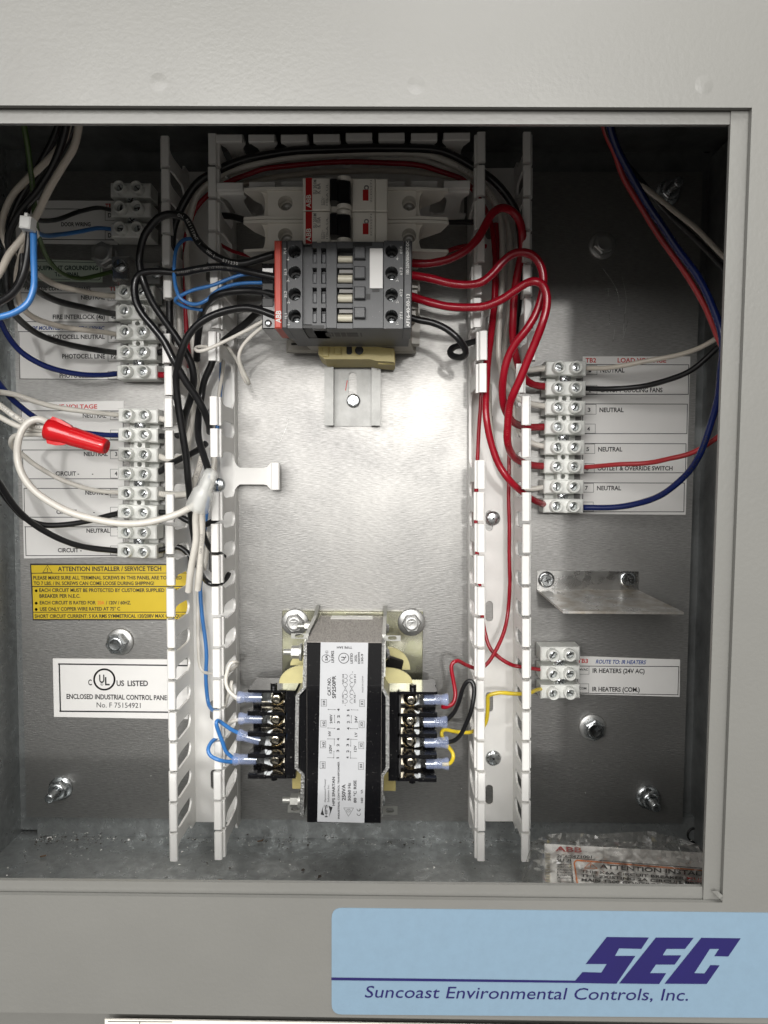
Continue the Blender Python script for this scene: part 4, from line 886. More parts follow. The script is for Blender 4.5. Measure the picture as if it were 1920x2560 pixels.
wire('w_black', 4.1, zz([(690, 790), (641, 773), (600, 771), (545, 783), (503, 805), (472, 838), (453, 880), (444, 918), (440, 953), (445, 1012), (457, 1085), (465, 1144), (471, 1203), (475, 1247), (479, 1300), (490, 1370)],
     [(0, 66), (4, 60), (6, 56), (9, 44), (12, 34), (15, 14)]), 'lowest black cable from the contactor, arching down along the left duct', G2)
wire('w_black', 4.0, zz([(664, 764), (642, 782), (615, 808), (583, 833), (556, 856), (538, 885), (527, 915), (510, 953), (503, 1000), (496, 1045), (496, 1088), (506, 1129), (522, 1180)], [(0, 52), (3, 40), (5, 26), (8, 22), (10, 40), (12, 52)]), 'black cable under the contactor cables, ending in the frosted closed end cap', G2)
# top duct cables
wire('w_black', 4.4, zz([(440, 1000), (430, 900), (424, 800), (424, 700), (428, 631), (434, 571), (458, 511), (493, 458), (545, 426), (611, 399), (701, 381), (792, 374), (900, 371), (1003, 370), (1087, 374), (1138, 391), (1188, 419), (1232, 451), (1266, 489), (1290, 528), (1301, 575), (1303, 630), (1300, 700), (1296, 760), (1288, 820), (1284, 880)],
     [(0, 16), (4, 30), (8, 38), (12, 40), (17, 38), (21, 30), (25, 12)]), 'thick black cable arching through the top duct from the left duct to the right duct', G3)
wire('w_white', 3.6, zz([(496, 1000), (491, 930), (484, 860), (476, 780), (470, 700), (466, 630), (474, 550), (497, 480), (545, 441), (611, 416), (701, 397), (822, 385), (935, 383), (1036, 383), (1104, 398), (1171, 432), (1215, 470), (1243, 520), (1254, 580), (1256, 640), (1254, 720), (1248, 801), (1246, 880), (1256, 940), (1275, 975), (1300, 999), (1332, 1011), (1372, 1017)],
     [(0, 14), (5, 22), (8, 32), (13, 32), (17, 24), (23, 18), (25, 22), (27, 12)]), 'cream wire running under the thick black cable through the top duct to the load terminals', G3)
wire('w_white', 3.4, zz([(452, 900), (449, 800), (446, 700), (446, 630), (455, 560), (480, 500), (540, 456), (620, 430), (720, 412), (822, 400), (935, 397), (1036, 400), (1100, 414), (1165, 444), (1210, 480), (1262, 540), (1275, 620), (1276, 700), (1272, 780), (1264, 850), (1262, 920), (1280, 1010), (1300, 1080), (1330, 1108), (1370, 1117)],
     [(0, 8), (5, 14), (8, 20), (12, 20), (16, 14), (20, 8), (22, 12), (24, 12)]), 'second cream wire low in the top duct, ending at the fifth load terminal', G3)
wire('w_red', 2.9, zz([(474, 920), (468, 850), (465, 780), (463, 700), (463, 640), (466, 590), (490, 520), (551, 466), (641, 428), (701, 417), (822, 406), (935, 406), (1036, 412), (1104, 429), (1160, 452), (1200, 500), (1228, 560), (1237, 640), (1236, 720), (1234, 790), (1226, 850), (1216, 930)],
     [(0, 10), (5, 24), (9, 28), (13, 26), (17, 30), (21, 30)]), 'dark red wire crossing the top duct in shadow under the cream wire', G3)
wire('w_beige', 3.2, flat([(560, 470), (640, 452), (740, 436), (860, 428), (980, 427), (1090, 436), (1150, 450)], 9), 'lowest cream wire lying on the floor of the top duct', G3)
# red cables right
wire('w_red', 4.4, zz([(1022, 657), (1045, 659), (1075, 658), (1121, 648), (1162, 628), (1194, 597), (1214, 560), (1230, 534), (1252, 521), (1277, 526), (1297, 548), (1306, 580), (1305, 625), (1297, 669), (1286, 735), (1282, 801), (1283, 850), (1292, 900), (1303, 932), (1322, 955), (1345, 964), (1368, 967)],
     [(0, 58), (4, 60), (7, 60), (10, 54), (12, 46), (14, 34), (18, 22), (21, 11)]), 'topmost red cable from the contactor, rising over the right duct', G2)
wire('w_red', 4.4, zz([(1022, 687), (1045, 690), (1075, 696), (1121, 708), (1165, 712), (1203, 706), (1232, 683), (1256, 655), (1282, 635), (1310, 631), (1336, 643), (1354, 671), (1359, 707), (1353, 747), (1338, 786), (1314, 826), (1289, 858), (1270, 895), (1259, 937), (1256, 985), (1264, 1027), (1285, 1056), (1317, 1068), (1366, 1067)],
     [(0, 58), (5, 62), (9, 66), (12, 64), (15, 60), (18, 52), (20, 40), (21, 30), (23, 11)]), 'middle red cable from the contactor, curving over to the fourth load terminal', G2)
wire('w_red', 4.4, zz([(1022, 739), (1045, 747), (1075, 756), (1121, 766), (1169, 769), (1211, 766), (1256, 747), (1286, 727), (1316, 709), (1338, 704), (1357, 713), (1367, 738), (1366, 768), (1356, 807), (1338, 856), (1319, 901), (1301, 946), (1284, 985), (1274, 1015), (1269, 1061), (1269, 1103), (1281, 1137), (1307, 1157), (1336, 1164), (1368, 1165)],
     [(0, 58), (5, 64), (9, 72), (13, 70), (17, 58), (20, 44), (22, 24), (24, 11)]), 'outermost red cable from the contactor, the widest loop, ending at the sixth load terminal', G2)
wire('w_red', 4.0, zz([(1238, 560), (1240, 651), (1237, 740), (1232, 801), (1226, 850), (1219, 910), (1215, 977), (1216, 1040), (1226, 1103), (1247, 1160), (1277, 1204), (1309, 1233), (1336, 1251), (1366, 1263)],
     [(0, 24), (4, 34), (7, 44), (10, 42), (12, 26), (13, 11)]), 'long red cable sweeping down the right duct to the lowest load terminal', G3)
wire('w_red', 2.4, zz([(1236, 700), (1228, 800), (1216, 880), (1206, 960), (1198, 1060), (1193, 1166), (1190, 1260)], [(0, 20), (6, 12)]), 'slim red wire close behind the inner fingers of the right duct', G3)
wire('w_red', 2.4, zz([(1190, 1200), (1190, 1290), (1192, 1380), (1200, 1470), (1206, 1545), (1221, 1612), (1244, 1640), (1275, 1660), (1300, 1667), (1352, 1674)], [(0, 10), (4, 10), (6, 16), (8, 24), (9, 14)]), 'slim red wire running down and across to the infrared heater terminals', G3)
def crimp(p0, p1, tip, z, t, tilt=0.0):
    """insulated spade: sleeve from wire side p0 to p1, tongue to tip (pixels)"""
    a, c, e = P(*p0, z), P(*p1, z), P(*tip, z - 1.5); d = (c - a).normalized(); L_ = (c - a).length
    b = B().lathe(a, [(3.1, 0), (3.45, .2), (3.4, L_ * .12), (2.75, L_ * .3), (3.0, L_ * .42), (2.75, L_ * .55), (2.95, L_ * .62), (2.85, L_ * .97), (2.5, L_)], 20, d, closed=False)
    sl = part('crimp_sleeve', b, 'crimp', t)
    b = B().lathe(a + d * (L_ * .30), [(2.0, 0), (2.3, .2), (2.1, L_ * .3), (2.3, L_ * .4), (2.3, L_ * .72)], 16, d)
    f = (e - c); n_ = Vector((-d.y, d.x, 0)); L2 = f.length
    b.add([c - n_ * 2.1 + Vector((0, 0, .3)), c + n_ * 2.1 + Vector((0, 0, .3)), c + d * L2 * .45 + n_ * 2.9 + Vector((0, 0, -1.2)), e + n_ * 2.9 + Vector((0, 0, 0)), e - n_ * 2.9, c + d * L2 * .45 - n_ * 2.9 + Vector((0, 0, -1.2))], [(0, 5, 2, 1), (5, 4, 3, 2)])
    part('spade_tongue', b, 'zinc', t)
wire('w_red', 2.3, zz([(1273, 1103), (1272, 1200), (1273, 1350), (1274, 1466), (1268, 1543), (1252, 1601), (1221, 1655), (1195, 1671), (1166, 1663), (1143, 1652), (1128, 1665), (1134, 1706), (1139, 1735), (1134, 1757), (1118, 1767), (1105, 1767)],
     [(0, 14), (4, 16), (6, 28), (7, 30), (9, 44), (15, 51)]), 'slim red wire from the right duct to the top right transformer terminal', 'wires on the transformer',
     extra=lambda t: crimp((1121, 1749), (1060, 1749), (1036, 1751), 52, t))
wire('w_black', 2.5, zz([(1108, 1808), (1119, 1799), (1136, 1780), (1148, 1752), (1157, 1722), (1169, 1704), (1181, 1706), (1186, 1727), (1180, 1770), (1164, 1812), (1150, 1839), (1135, 1852), (1118, 1856), (1106, 1857)], [(0, 51), (4, 56), (8, 60), (13, 51)]),
     'black jumper looping between the two middle right transformer terminals', 'wires on the transformer', extra=lambda t: (crimp((1118, 1805), (1059, 1805), (1036, 1805), 52, t), crimp((1121, 1856), (1061, 1856), (1036, 1856), 52, t)))
wire('w_yellow', 2.2, zz([(1204, 1822), (1190, 1826), (1171, 1831), (1139, 1829), (1113, 1824), (1104, 1832), (1108, 1845), (1117, 1862), (1128, 1876), (1133, 1890), (1128, 1905), (1118, 1911), (1104, 1911)], [(0, 24), (2, 40), (6, 46), (9, 52), (12, 51)]),
     'yellow wire from the right duct to the lowest right transformer terminal', 'wires on the transformer', extra=lambda t: crimp((1122, 1909), (1065, 1909), (1036, 1909), 52, t))
wire('w_yellow', 2.4, zz([(1204, 1822), (1216, 1800), (1220, 1760), (1221, 1740), (1240, 1733), (1256, 1732), (1294, 1735), (1322, 1733), (1340, 1725), (1358, 1722)], [(0, 18), (3, 22), (6, 22), (7, 28), (9, 13)]), 'yellow wire crossing the right duct to the lowest infrared heater terminal', G3)
# coil of black on the right of the contactor
wire('w_black', 3.6, zz([(1022, 792), (1045, 799), (1080, 806), (1115, 822), (1144, 846), (1162, 870), (1164, 886), (1150, 893), (1131, 889), (1125, 880), (1133, 869), (1152, 863), (1187, 853), (1215, 842)], [(0, 58), (4, 60), (6, 54), (8, 46), (11, 40), (13, 30)]), 'black wire curling in a small coil right of the contactor base', G2)
wire('w_black', 3.0, zz([(1118, 556), (1150, 556), (1200, 556)], [(0, 36), (2, 32)]), 'straight dark wire from the breakers into the right duct', G3)
wire('w_red', 2.6, zz([(1110, 632), (1140, 620), (1180, 612), (1215, 616)], [(0, 34), (3, 26)]), 'dim dark red wire behind the topmost red cable', G3)
wire('w_black', 3.6, zz([(540, 540), (575, 540), (620, 552), (640, 560)], [(0, 26), (3, 34)]), 'dark wire from the left duct into the breakers', G3)
wire('w_red', 2.0, zz([(530, 588), (545, 606), (566, 620), (592, 632), (628, 640), (660, 640)], [(0, 30), (3, 40), (5, 46)]), 'thin dark red wire dropping from the left duct behind the top contactor cable', G2)
# blue control wires left
wire('w_blue', 2.0, zz([(494, 606), (480, 597), (458, 601), (441, 622), (435, 664), (437, 705), (450, 744), (472, 758), (495, 760), (520, 748), (545, 726), (581, 712), (617, 707), (660, 707)], [(0, 44), (3, 58), (6, 60), (9, 56), (13, 62)]), 'bright blue wire hooping up over the left duct beside the contactor cables', G2)
wire('w_blue', 1.9, zz([(506, 775), (468, 768), (444, 758), (438, 750), (448, 742), (484, 725), (533, 712), (581, 694), (618, 686), (650, 690)], [(0, 50), (3, 58), (6, 62), (9, 60)]), 'thin blue wire with a sharp bend, crossing toward the contactor', G2)
# thin whites
wire('w_white', 2.0, zz([(662, 800), (640, 812), (617, 826), (569, 850), (521, 872), (499, 878), (490, 874), (492, 868), (505, 866), (520, 868)], [(0, 60), (3, 58), (5, 58), (9, 48)]), 'thin cream wire from the contactor hooking around a left duct finger', G2)
wire('w_white', 2.0, zz([(662, 812), (650, 822), (629, 840), (606, 867), (597, 893), (605, 922), (619, 950), (623, 958), (616, 956), (606, 937), (593, 901), (570, 868), (553, 852)], [(0, 60), (4, 56), (7, 44), (10, 30), (12, 22)]), 'thin cream wire hanging in a loop over the bare plate left of the contactor', G2)
wire('w_blue', 2.4, zz([(553, 905), (552, 960), (545, 1040), (540, 1120), (525, 1200), (516, 1285), (510, 1350), (503, 1440), (501, 1482), (506, 1543), (516, 1633), (515, 1705), (520, 1755), (531, 1774), (545, 1778)], [(0, 10), (7, 12), (12, 16), (14, 30)]), 'long blue wire running down the left duct floor', G3)
wire('w_white', 2.2, zz([(560, 880), (556, 930), (548, 985), (545, 1040)], [(0, 16), (3, 10)]), 'thin cream wire seen through the gap of a missing left duct finger', G3)
wire('w_white', 2.1, zz([(494, 1470), (496, 1597), (498, 1655), (508, 1678), (530, 1684), (556, 1684), (578, 1674), (594, 1660), (586, 1655), (573, 1664), (564, 1700), (572, 1726), (590, 1742), (602, 1746)], [(0, 10), (3, 14), (5, 30), (8, 46), (11, 50), (13, 51)]), 'cream wire looping out of the left duct to the top left transformer terminal', 'wires on the transformer',
     extra=lambda t: crimp((594, 1743), (655, 1743), (684, 1745), 52, t))
wire('w_white', 2.1, zz([(602, 1750), (586, 1742), (578, 1720), (579, 1704), (574, 1725), (563, 1765), (562, 1800), (567, 1815), (580, 1804), (597, 1798), (606, 1798)], [(0, 50), (3, 44), (6, 36), (8, 46), (10, 51)]), 'cream jumper between the two upper left transformer terminals', 'wires on the transformer',
     extra=lambda t: crimp((597, 1796), (656, 1796), (682, 1799), 52, t))
wire('w_blue', 2.2, zz([(603, 1838), (594, 1832), (578, 1824), (556, 1808), (545, 1801), (541, 1808), (547, 1830), (556, 1855), (564, 1877), (578, 1891), (592, 1898)], [(0, 51), (3, 56), (5, 60), (8, 56), (10, 52)]), 'blue jumper bent over the duct between the two lower left transformer terminals', 'wires on the transformer',
     extra=lambda t: crimp((594, 1836), (650, 1850), (681, 1852), 52, t))
wire('w_blue', 2.2, zz([(550, 1838), (540, 1846), (527, 1858), (520, 1875), (527, 1890), (548, 1900), (570, 1904), (592, 1904)], [(0, 44), (3, 58), (5, 60), (7, 52)]), 'blue wire looping in front of the left duct to the lowest left transformer terminal', 'wires on the transformer',
     extra=lambda t: crimp((583, 1898), (642, 1898), (681, 1903), 52, t))
# left side bundle
wire('w_green', 2.6, zz([(58, 270), (60, 312), (71, 377), (81, 462), (87, 535), (98, 597), (122, 650), (156, 685), (200, 696), (240, 690), (285, 678)], [(0, 120), (4, 96), (6, 60), (8, 30), (10, 12)]), 'green grounding wire running down to the grounding lug', G1)
wire('w_beige', 3.4, zz([(205, 262), (197, 312), (185, 366), (156, 418), (118, 481), (95, 530), (60, 590), (23, 636), (0, 680), (-30, 720)], [(0, 120), (5, 104), (9, 100)]), 'aged white wire slanting down left from the top, in front of its bundle', G1)
wire('w_beige', 3.2, zz([(180, 262), (170, 312), (150, 366), (100, 420), (66, 450), (25, 497), (5, 559), (14, 605), (34, 636), (60, 655), (94, 684), (145, 714), (217, 731), (262, 738), (294, 741)], [(0, 112), (8, 90), (10, 60), (14, 11)]), 'aged white wire ending at the top pole beside the fire interlock label', G1)
wire('w_beige', 3.0, zz([(70, 590), (52, 640), (42, 690), (46, 737), (56, 770), (90, 797), (145, 814), (217, 826), (262, 831), (295, 836)], [(0, 96), (4, 74), (9, 11)]), 'white wire passing over PHOTOCELL NEUTRAL to the middle pole', G1)
wire('w_black', 3.6, zz([(172, 262), (165, 312), (140, 400), (100, 470), (50, 530), (22, 590), (28, 634), (55, 680), (78, 710), (98, 730), (145, 753), (217, 771), (260, 780), (294, 786)], [(0, 118), (6, 92), (9, 62), (13, 11)]), 'black wire passing over FIRE INTERLOCK to the second pole', G1)
wire('w_black', 3.4, zz([(150, 262), (140, 330), (90, 430), (40, 520), (18, 600), (16, 700), (30, 770), (58, 808), (108, 842), (181, 863), (253, 877), (296, 882)], [(0, 108), (6, 80), (11, 11)]), 'black wire passing over PHOTOCELL LINE to the fourth pole', G1)
wire('w_black', 3.0, zz([(190, 262), (178, 330), (120, 430), (70, 520), (60, 600), (50, 690), (20, 740), (-30, 780)], [(0, 100), (7, 86)]), 'black wire at the back of the bundle in the dark upper left', G1)
wire('w_black', 3.4, zz([(76, 560), (72, 600), (68, 640), (58, 690), (40, 725), (12, 748), (-30, 765)], [(0, 118), (6, 112)]), 'black wire from the cable tie curving away to the lower left', G1)
wire('w_black', 2.4, zz([(70, 545), (110, 552), (154, 546), (200, 528), (245, 520), (285, 526)], [(0, 104), (2, 60), (5, 11)]), 'thin black wire above DOOR WIRING to the middle door terminal', G1)
wire('w_blue', 2.4, zz([(84, 575), (110, 588), (154, 586), (200, 578), (245, 571), (285, 573)], [(0, 100), (2, 50), (5, 11)]), 'blue wire below DOOR WIRING to the lowest door terminal', G1)
wire('w_blue', 2.9, zz([(78, 556), (83, 578), (84, 636), (86, 690), (84, 724), (70, 757), (42, 778), (8, 790), (-30, 797)], [(0, 122), (8, 128)]), 'bright blue wire hanging from the cable tie and curving out to the left', G1)
wire('w_navy', 3.2, zz([(-30, 760), (0, 803), (20, 840), (54, 880), (108, 913), (163, 930), (217, 937), (262, 937), (296, 934)], [(0, 70), (8, 11)]), 'navy blue wire sweeping over the photocell label to its lowest pole', G1)
wire('w_navy', 3.2, zz([(-30, 930), (0, 962), (24, 992), (54, 1018), (86, 1042), (120, 1062), (163, 1076), (217, 1083), (262, 1087), (300, 1088)], [(0, 62), (9, 11)]), 'navy blue wire passing behind the red wire nut to the second line terminal', G1)
wire('w_white', 3.0, zz([(-30, 981), (0, 981), (43, 988), (90, 1004), (145, 1019), (217, 1029), (262, 1034), (304, 1038)], [(0, 70), (7, 11)]), 'cream wire across LINE VOLTAGE to the top line terminal', G1)
wire('w_white', 3.2, zz([(-30, 998), (0, 1014), (36, 1040), (66, 1058), (90, 1066), (126, 1072)], [(0, 70), (5, 68)]), 'cream wire with black print entering the red wire nut from above', G1)
wire('w_white', 3.0, zz([(-30, 1028), (0, 1042), (29, 1058), (60, 1070), (126, 1078)], [(0, 66), (4, 66)]), 'cream wire entering the middle of the red wire nut', G1)
wire('w_white', 2.8, zz([(126, 1087), (90, 1085), (55, 1086), (36, 1091), (27, 1104), (33, 1120), (58, 1138), (90, 1163), (145, 1196), (203, 1217), (253, 1228), (300, 1232)], [(0, 66), (4, 56), (11, 11)]), 'thin cream wire leaving the red wire nut and dropping to the fifth line terminal', G1)
wire('w_white', 3.8, zz([(126, 1060), (112, 1052), (90, 1048), (65, 1062), (48, 1094), (43, 1138), (55, 1185), (88, 1229), (145, 1266), (199, 1289), (265, 1304), (325, 1309), (380, 1304), (434, 1289), (468, 1273), (486, 1262)], [(0, 70), (4, 76), (10, 74), (15, 62)]), 'big cream wire loop from the red wire nut to the frosted end cap', G1)
wire('w_black', 3.3, zz([(-30, 1180), (0, 1226), (29, 1262), (61, 1294), (108, 1312), (163, 1312), (217, 1303), (262, 1291), (302, 1282)], [(0, 56), (8, 11)]), 'black wire dipping under the cream loop to the sixth line terminal', G1)
wire('w_black', 3.6, zz([(-30, 1175), (0, 1212), (36, 1264), (76, 1304), (127, 1337), (181, 1359), (235, 1371), (300, 1378)], [(0, 64), (7, 11)]), 'black wire falling to the lowest line terminal', G1)
# right hand tails of the left strips
for m, y, pts_, lab in (('w_white', 1037, [(393, 1043), (408, 1048), (424, 1046), (450, 1040)], 'cream stub leaving the top line terminal'), ('w_black', 1086, [(393, 1090), (420, 1091), (460, 1088)], 'black stub leaving the second line terminal'),
                       ('w_white', 1136, [(393, 1138), (412, 1146), (432, 1148), (465, 1140)], 'cream stub leaving the third line terminal'), ('w_white', 1234, [(393, 1234), (430, 1237), (470, 1235)], 'printed cream stub leaving the fifth line terminal'),
                       ('w_red', 927, [(386, 937), (412, 938), (440, 940)], 'short red stub below the left photocell terminals'), ('w_black', 878, [(386, 883), (405, 880), (430, 878)], 'black stub leaving the photocell line terminal')):
    wire(m, 3.8, zz(pts_, [(0, 11), (len(pts_) - 1, 16)]), lab + ' into the duct', G3)
wire('w_black', 3.8, zz([(394, 1181), (404, 1176), (421, 1162), (445, 1150), (474, 1137), (500, 1122), (515, 1108)], [(0, 11), (6, 24)]), 'black wire rising from the fourth line terminal across the duct', G3)
wire('w_black', 3.6, zz([(394, 1281), (424, 1281), (444, 1287), (462, 1298), (486, 1309), (510, 1312), (532, 1303), (545, 1296)], [(0, 11), (7, 20)]), 'black wire from the sixth line terminal sagging across the duct floor', G3)
wire('w_black', 3.6, zz([(394, 1377), (415, 1372), (438, 1366), (458, 1373), (474, 1392), (482, 1420)], [(0, 11), (5, 12)]), 'black wire from the lowest line terminal turning down into the duct', G3)
wire('w_black', 3.2, zz([(505, 1310), (512, 1345), (530, 1376), (548, 1384), (560, 1392)], [(0, 12), (4, 30)]), 'black wire slipping out between fingers low in the left duct', G3)
wire('w_black', 3.0, zz([(500, 1410), (505, 1438), (524, 1458), (546, 1460), (562, 1450), (572, 1434)], [(0, 20), (2, 44), (5, 30)]), 'black wire bent around the foot of a finger low in the left duct', G3)
# bundle below the cap
wire('w_white', 3.8, zz([(492, 1270), (489, 1300), (490, 1350), (480, 1408), (474, 1450), (471, 1478)], [(0, 62), (3, 54), (5, 48)]), 'left cream wire of the pair hanging from the frosted end cap', G3)
wire('w_white', 3.8, zz([(503, 1274), (504, 1310), (502, 1379), (498, 1440), (494, 1474)], [(0, 60), (4, 46)]), 'right printed cream wire of the pair hanging from the frosted end cap', G3)
wire('w_white', 3.4, zz([(522, 1240), (530, 1200), (536, 1150), (530, 1120)], [(0, 20), (3, 14)]), 'cream wire behind the frosted end cap', G3)
wire('w_white', 3.6, zz([(505, 1140), (497, 1170), (485, 1205), (478, 1240), (480, 1280)], [(0, 26), (4, 20)]), 'printed cream wire in the left duct above the end cap', G3)
wire('w_white', 3.2, zz([(520, 1330), (518, 1364), (512, 1410), (510, 1426)], [(0, 14), (3, 18)]), 'short cream wire on the left duct floor below the cap', G3)
wire('w_white', 3.6, zz([(489, 880), (487, 930), (486, 1000), (478, 1060), (470, 1120), (474, 1150)], [(0, 16), (5, 14)]), 'cream wire on the floor of the left duct behind the black cables', G3)
# load side right
wire('w_white', 3.8, zz([(1278, 900), (1292, 925), (1320, 925), (1345, 922), (1372, 920)], [(0, 14), (4, 12)]), 'cream wire coming out of the right duct to the top load terminal', G3)
wire('w_white', 3.2, zz([(1222, 960), (1224, 1040), (1236, 1120), (1256, 1180), (1290, 1216), (1326, 1222), (1350, 1219), (1370, 1217)], [(0, 8), (5, 12), (7, 12)]), 'cream wire swinging from the right duct floor to the seventh load terminal', G3)
wire('w_beige', 2.7, zz([(1500, 262), (1509, 315), (1544, 380), (1606, 462), (1672, 516), (1734, 566), (1780, 612), (1822, 652), (1856, 682)], [(0, 90), (4, 70), (8, 70)]), 'grey white wire crossing to the far right in the dark corner', 'wires on the right side')
wire('w_black', 3.0, zz([(1512, 262), (1522, 330), (1562, 404), (1618, 472), (1674, 535), (1735, 594), (1812, 672), (1850, 700)], [(0, 96), (4, 66), (7, 64)]), 'black wire running beside the grey white one to the far right', 'wires on the right side')
wire('w_pink', 2.8, zz([(1500, 262), (1514, 330), (1539, 389), (1562, 449), (1610, 531), (1666, 617), (1722, 696), (1764, 771), (1792, 838), (1812, 890), (1818, 950), (1814, 1050), (1802, 1086), (1736, 1129), (1670, 1148), (1620, 1157), (1551, 1161), (1500, 1165), (1459, 1168)], [(0, 90), (4, 76), (10, 76), (13, 50), (18, 11)]), 'faded red wire following the navy one, then bending back to the sixth load terminal', 'wires on the right side')
wire('w_navy', 3.6, zz([(1514, 262), (1524, 311), (1540, 363), (1565, 415), (1601, 480), (1644, 548), (1694, 621), (1742, 688), (1776, 752), (1800, 820), (1807, 875), (1802, 926), (1797, 980), (1783, 1042), (1752, 1130), (1722, 1180), (1675, 1222), (1640, 1244), (1597, 1258), (1528, 1269), (1456, 1269)], [(0, 96), (4, 84), (10, 84), (14, 62), (20, 11)]), 'navy blue wire making one long arc down the right side to the lowest load terminal', 'wires on the right side')
wire('w_beige', 2.8, zz([(1812, 835), (1795, 845), (1748, 870), (1691, 888), (1606, 905), (1522, 919), (1459, 921)], [(0, 66), (6, 11)]), 'cream wire coming from the right edge to the top load terminal', 'wires on the right side')
wire('w_black', 3.2, zz([(1830, 838), (1800, 864), (1733, 922), (1669, 950), (1606, 966), (1522, 972), (1459, 971)], [(0, 66), (6, 11)]), 'black wire coming from the right edge over CANOPY COOLING FANS', 'wires on the right side')

# ------------------------------------------------------------------ wire nut, end cap, cable tie
a = P(118, 1072, 72); c = P(268, 1118, 72); d = (c - a).normalized(); L_ = (c - a).length
t = thing('wire_nut', a, 'bright red winged wire nut joining cream wires on the left', 'wire nut')
b = B().lathe(a, [(4.6, 0), (5.6, .3), (5.9, L_ * .08), (5.8, L_ * .16), (5.2, L_ * .28), (5.0, L_ * .5), (4.4, L_ * .85), (4.1, L_ * .97), (3.4, L_), (3.0, L_ - .8), (.05, L_ - 1.6)], 30, d, closed=False)
body = part('shell', b, 'rednut', t)
n_ = Vector((-d.y, d.x, 0))
for sgn, l0, l1 in ((1, .02, .42), (-1, .05, .40)):
    b = B(); w0 = [a + d * L_ * l0 + n_ * sgn * 4.6, a + d * L_ * (l0 + .04) + n_ * sgn * 7.2, a + d * L_ * (l0 + .18) + n_ * sgn * 6.9, a + d * L_ * (l1 - .06) + n_ * sgn * 5.6, a + d * L_ * l1 + n_ * sgn * 4.4]
    b.add([p + Vector((0, 0, 2.2)) for p in w0] + [p - Vector((0, 0, .6)) for p in w0], [(0, 1, 2, 3, 4), (9, 8, 7, 6, 5)] + [(i, i + 5, i + 6, i + 1) for i in range(4)]); part('wing', b, 'rednut', t)
b = B()
for k in range(14):
    an = k * math.pi / 7; u = n_ * math.cos(an) + Vector((0, 0, 1)) * math.sin(an); b.cyl(a + d * L_ * .42 + u * 4.75, a + d * L_ * .93 + u * 4.0, .42, .34, n=6)
part('grip_rib', b, 'rednut', t)
a = P(478, 1268, 62); c = P(532, 1176, 66); d = (c - a).normalized(); L_ = (c - a).length
a = P(480, 1272, 62) 
t = thing('closed_end_cap', a, 'frosted clear plastic end cap over the left duct, joining cream wires', 'end cap')
c0 = P(494, 1268, 61); b = B().lathe(c0, [(6.3, -1), (6.6, 0), (6.5, 2), (6.0, 7), (5.7, 10), (4.4, 11.4), (4.1, 13), (3.9, 20.5), (3.3, 22.4), (1.6, 23.2), (.05, 23.3)], 30, (P(528, 1182, 66) - c0), closed=False)
part('shell', b, 'clear', t)
b = B().lathe(c0, [(3.4, -.5), (3.2, 6), (2.4, 10), (2.2, 12), (2.0, 17), (.05, 18)], 20, (P(528, 1182, 66) - c0), closed=False); part('inner_sleeve', b, 'tie', t)
t = thing('cable_tie', P(66, 558, 120), 'white nylon cable tie gripping the blue and black wires at the upper left', 'cable tie')
q = P(66, 558, 128); b = B(); b.T = Matrix.Translation(q) @ Matrix.Rotation(-.12, 4, 'Z'); b.cbox(-2.6, 2.4, -2.6, 2.8, -4, 1.5, .5); b.cbox(-.8, .6, 2.6, 4.2, -1.5, 1.2, .2); part('tie_head', b, 'tie', t)
ring = [(80, 568, 126), (90, 575, 122), (94, 588, 116), (88, 594, 112), (72, 590, 112), (60, 575, 116), (56, 562, 121)]
part('tie_strap', B().tube([P(*p) for p in ring], .9, 6), 'tie', t)

# ------------------------------------------------------------------ shelf bracket
def KX(x, y, z): return P(1140 + x * .3858, 1350 + y * .3858, z)
t = thing('shelf_bracket', KX(850, 320, 0), 'bent aluminium angle bracket forming a small dusty shelf on the right', 'bracket')
q = KX(524, 318, 1.2); r = KX(1180, 203, 1.2); b = B(); b.box(q.x, r.x, q.y, r.y, .2, 1.8); part('upright_leg', b, 'alu', t)
zs = 58.0; fl, fr_ = KX(694, 462, zs), KX(1476, 462, zs); y0 = q.y
b = B(); vs = [(q.x, y0, 1.8), (r.x + .2, y0, 1.8), (fr_.x, fl.y + .1, zs), (fl.x, fl.y + .1, zs)]; vs = [Vector(v) for v in vs]
b.add(vs + [v - Vector((0, 1.3, 0)) for v in vs], [(0, 3, 2, 1), (3, 7, 6, 2), (0, 4, 7, 3), (1, 2, 6, 5), (4, 5, 6, 7)]); part('shelf_leg', b, 'shelf', t)
b = B(); rr = random.Random(3)
for i in range(46):
    u, v_ = rr.random(), rr.random() ** 1.6
    if i < 14: u = .22 + rr.gauss(0, .05); v_ = .12 + rr.random() * .1
    x_ = (q.x * (1 - v_ ) + fl.x * v_) * (1 - u) + (r.x * (1 - v_) + fr_.x * v_) * u; z_ = 3 + v_ * 54; s_ = rr.uniform(.2, .7); yy_ = y0 + (fl.y - y0) * v_
    b.add([(x_, yy_ + .15, z_), (x_ + s_, yy_ + .15, z_ + .3), (x_ + s_ * .4, yy_ + .2, z_ + s_), (x_ + s_ * .5, yy_ + .15 + s_ * .6, z_ + .4)], [(0, 1, 3), (1, 2, 3), (2, 0, 3)])
part('grit', b, 'chip_dark', t, kind='stuff')
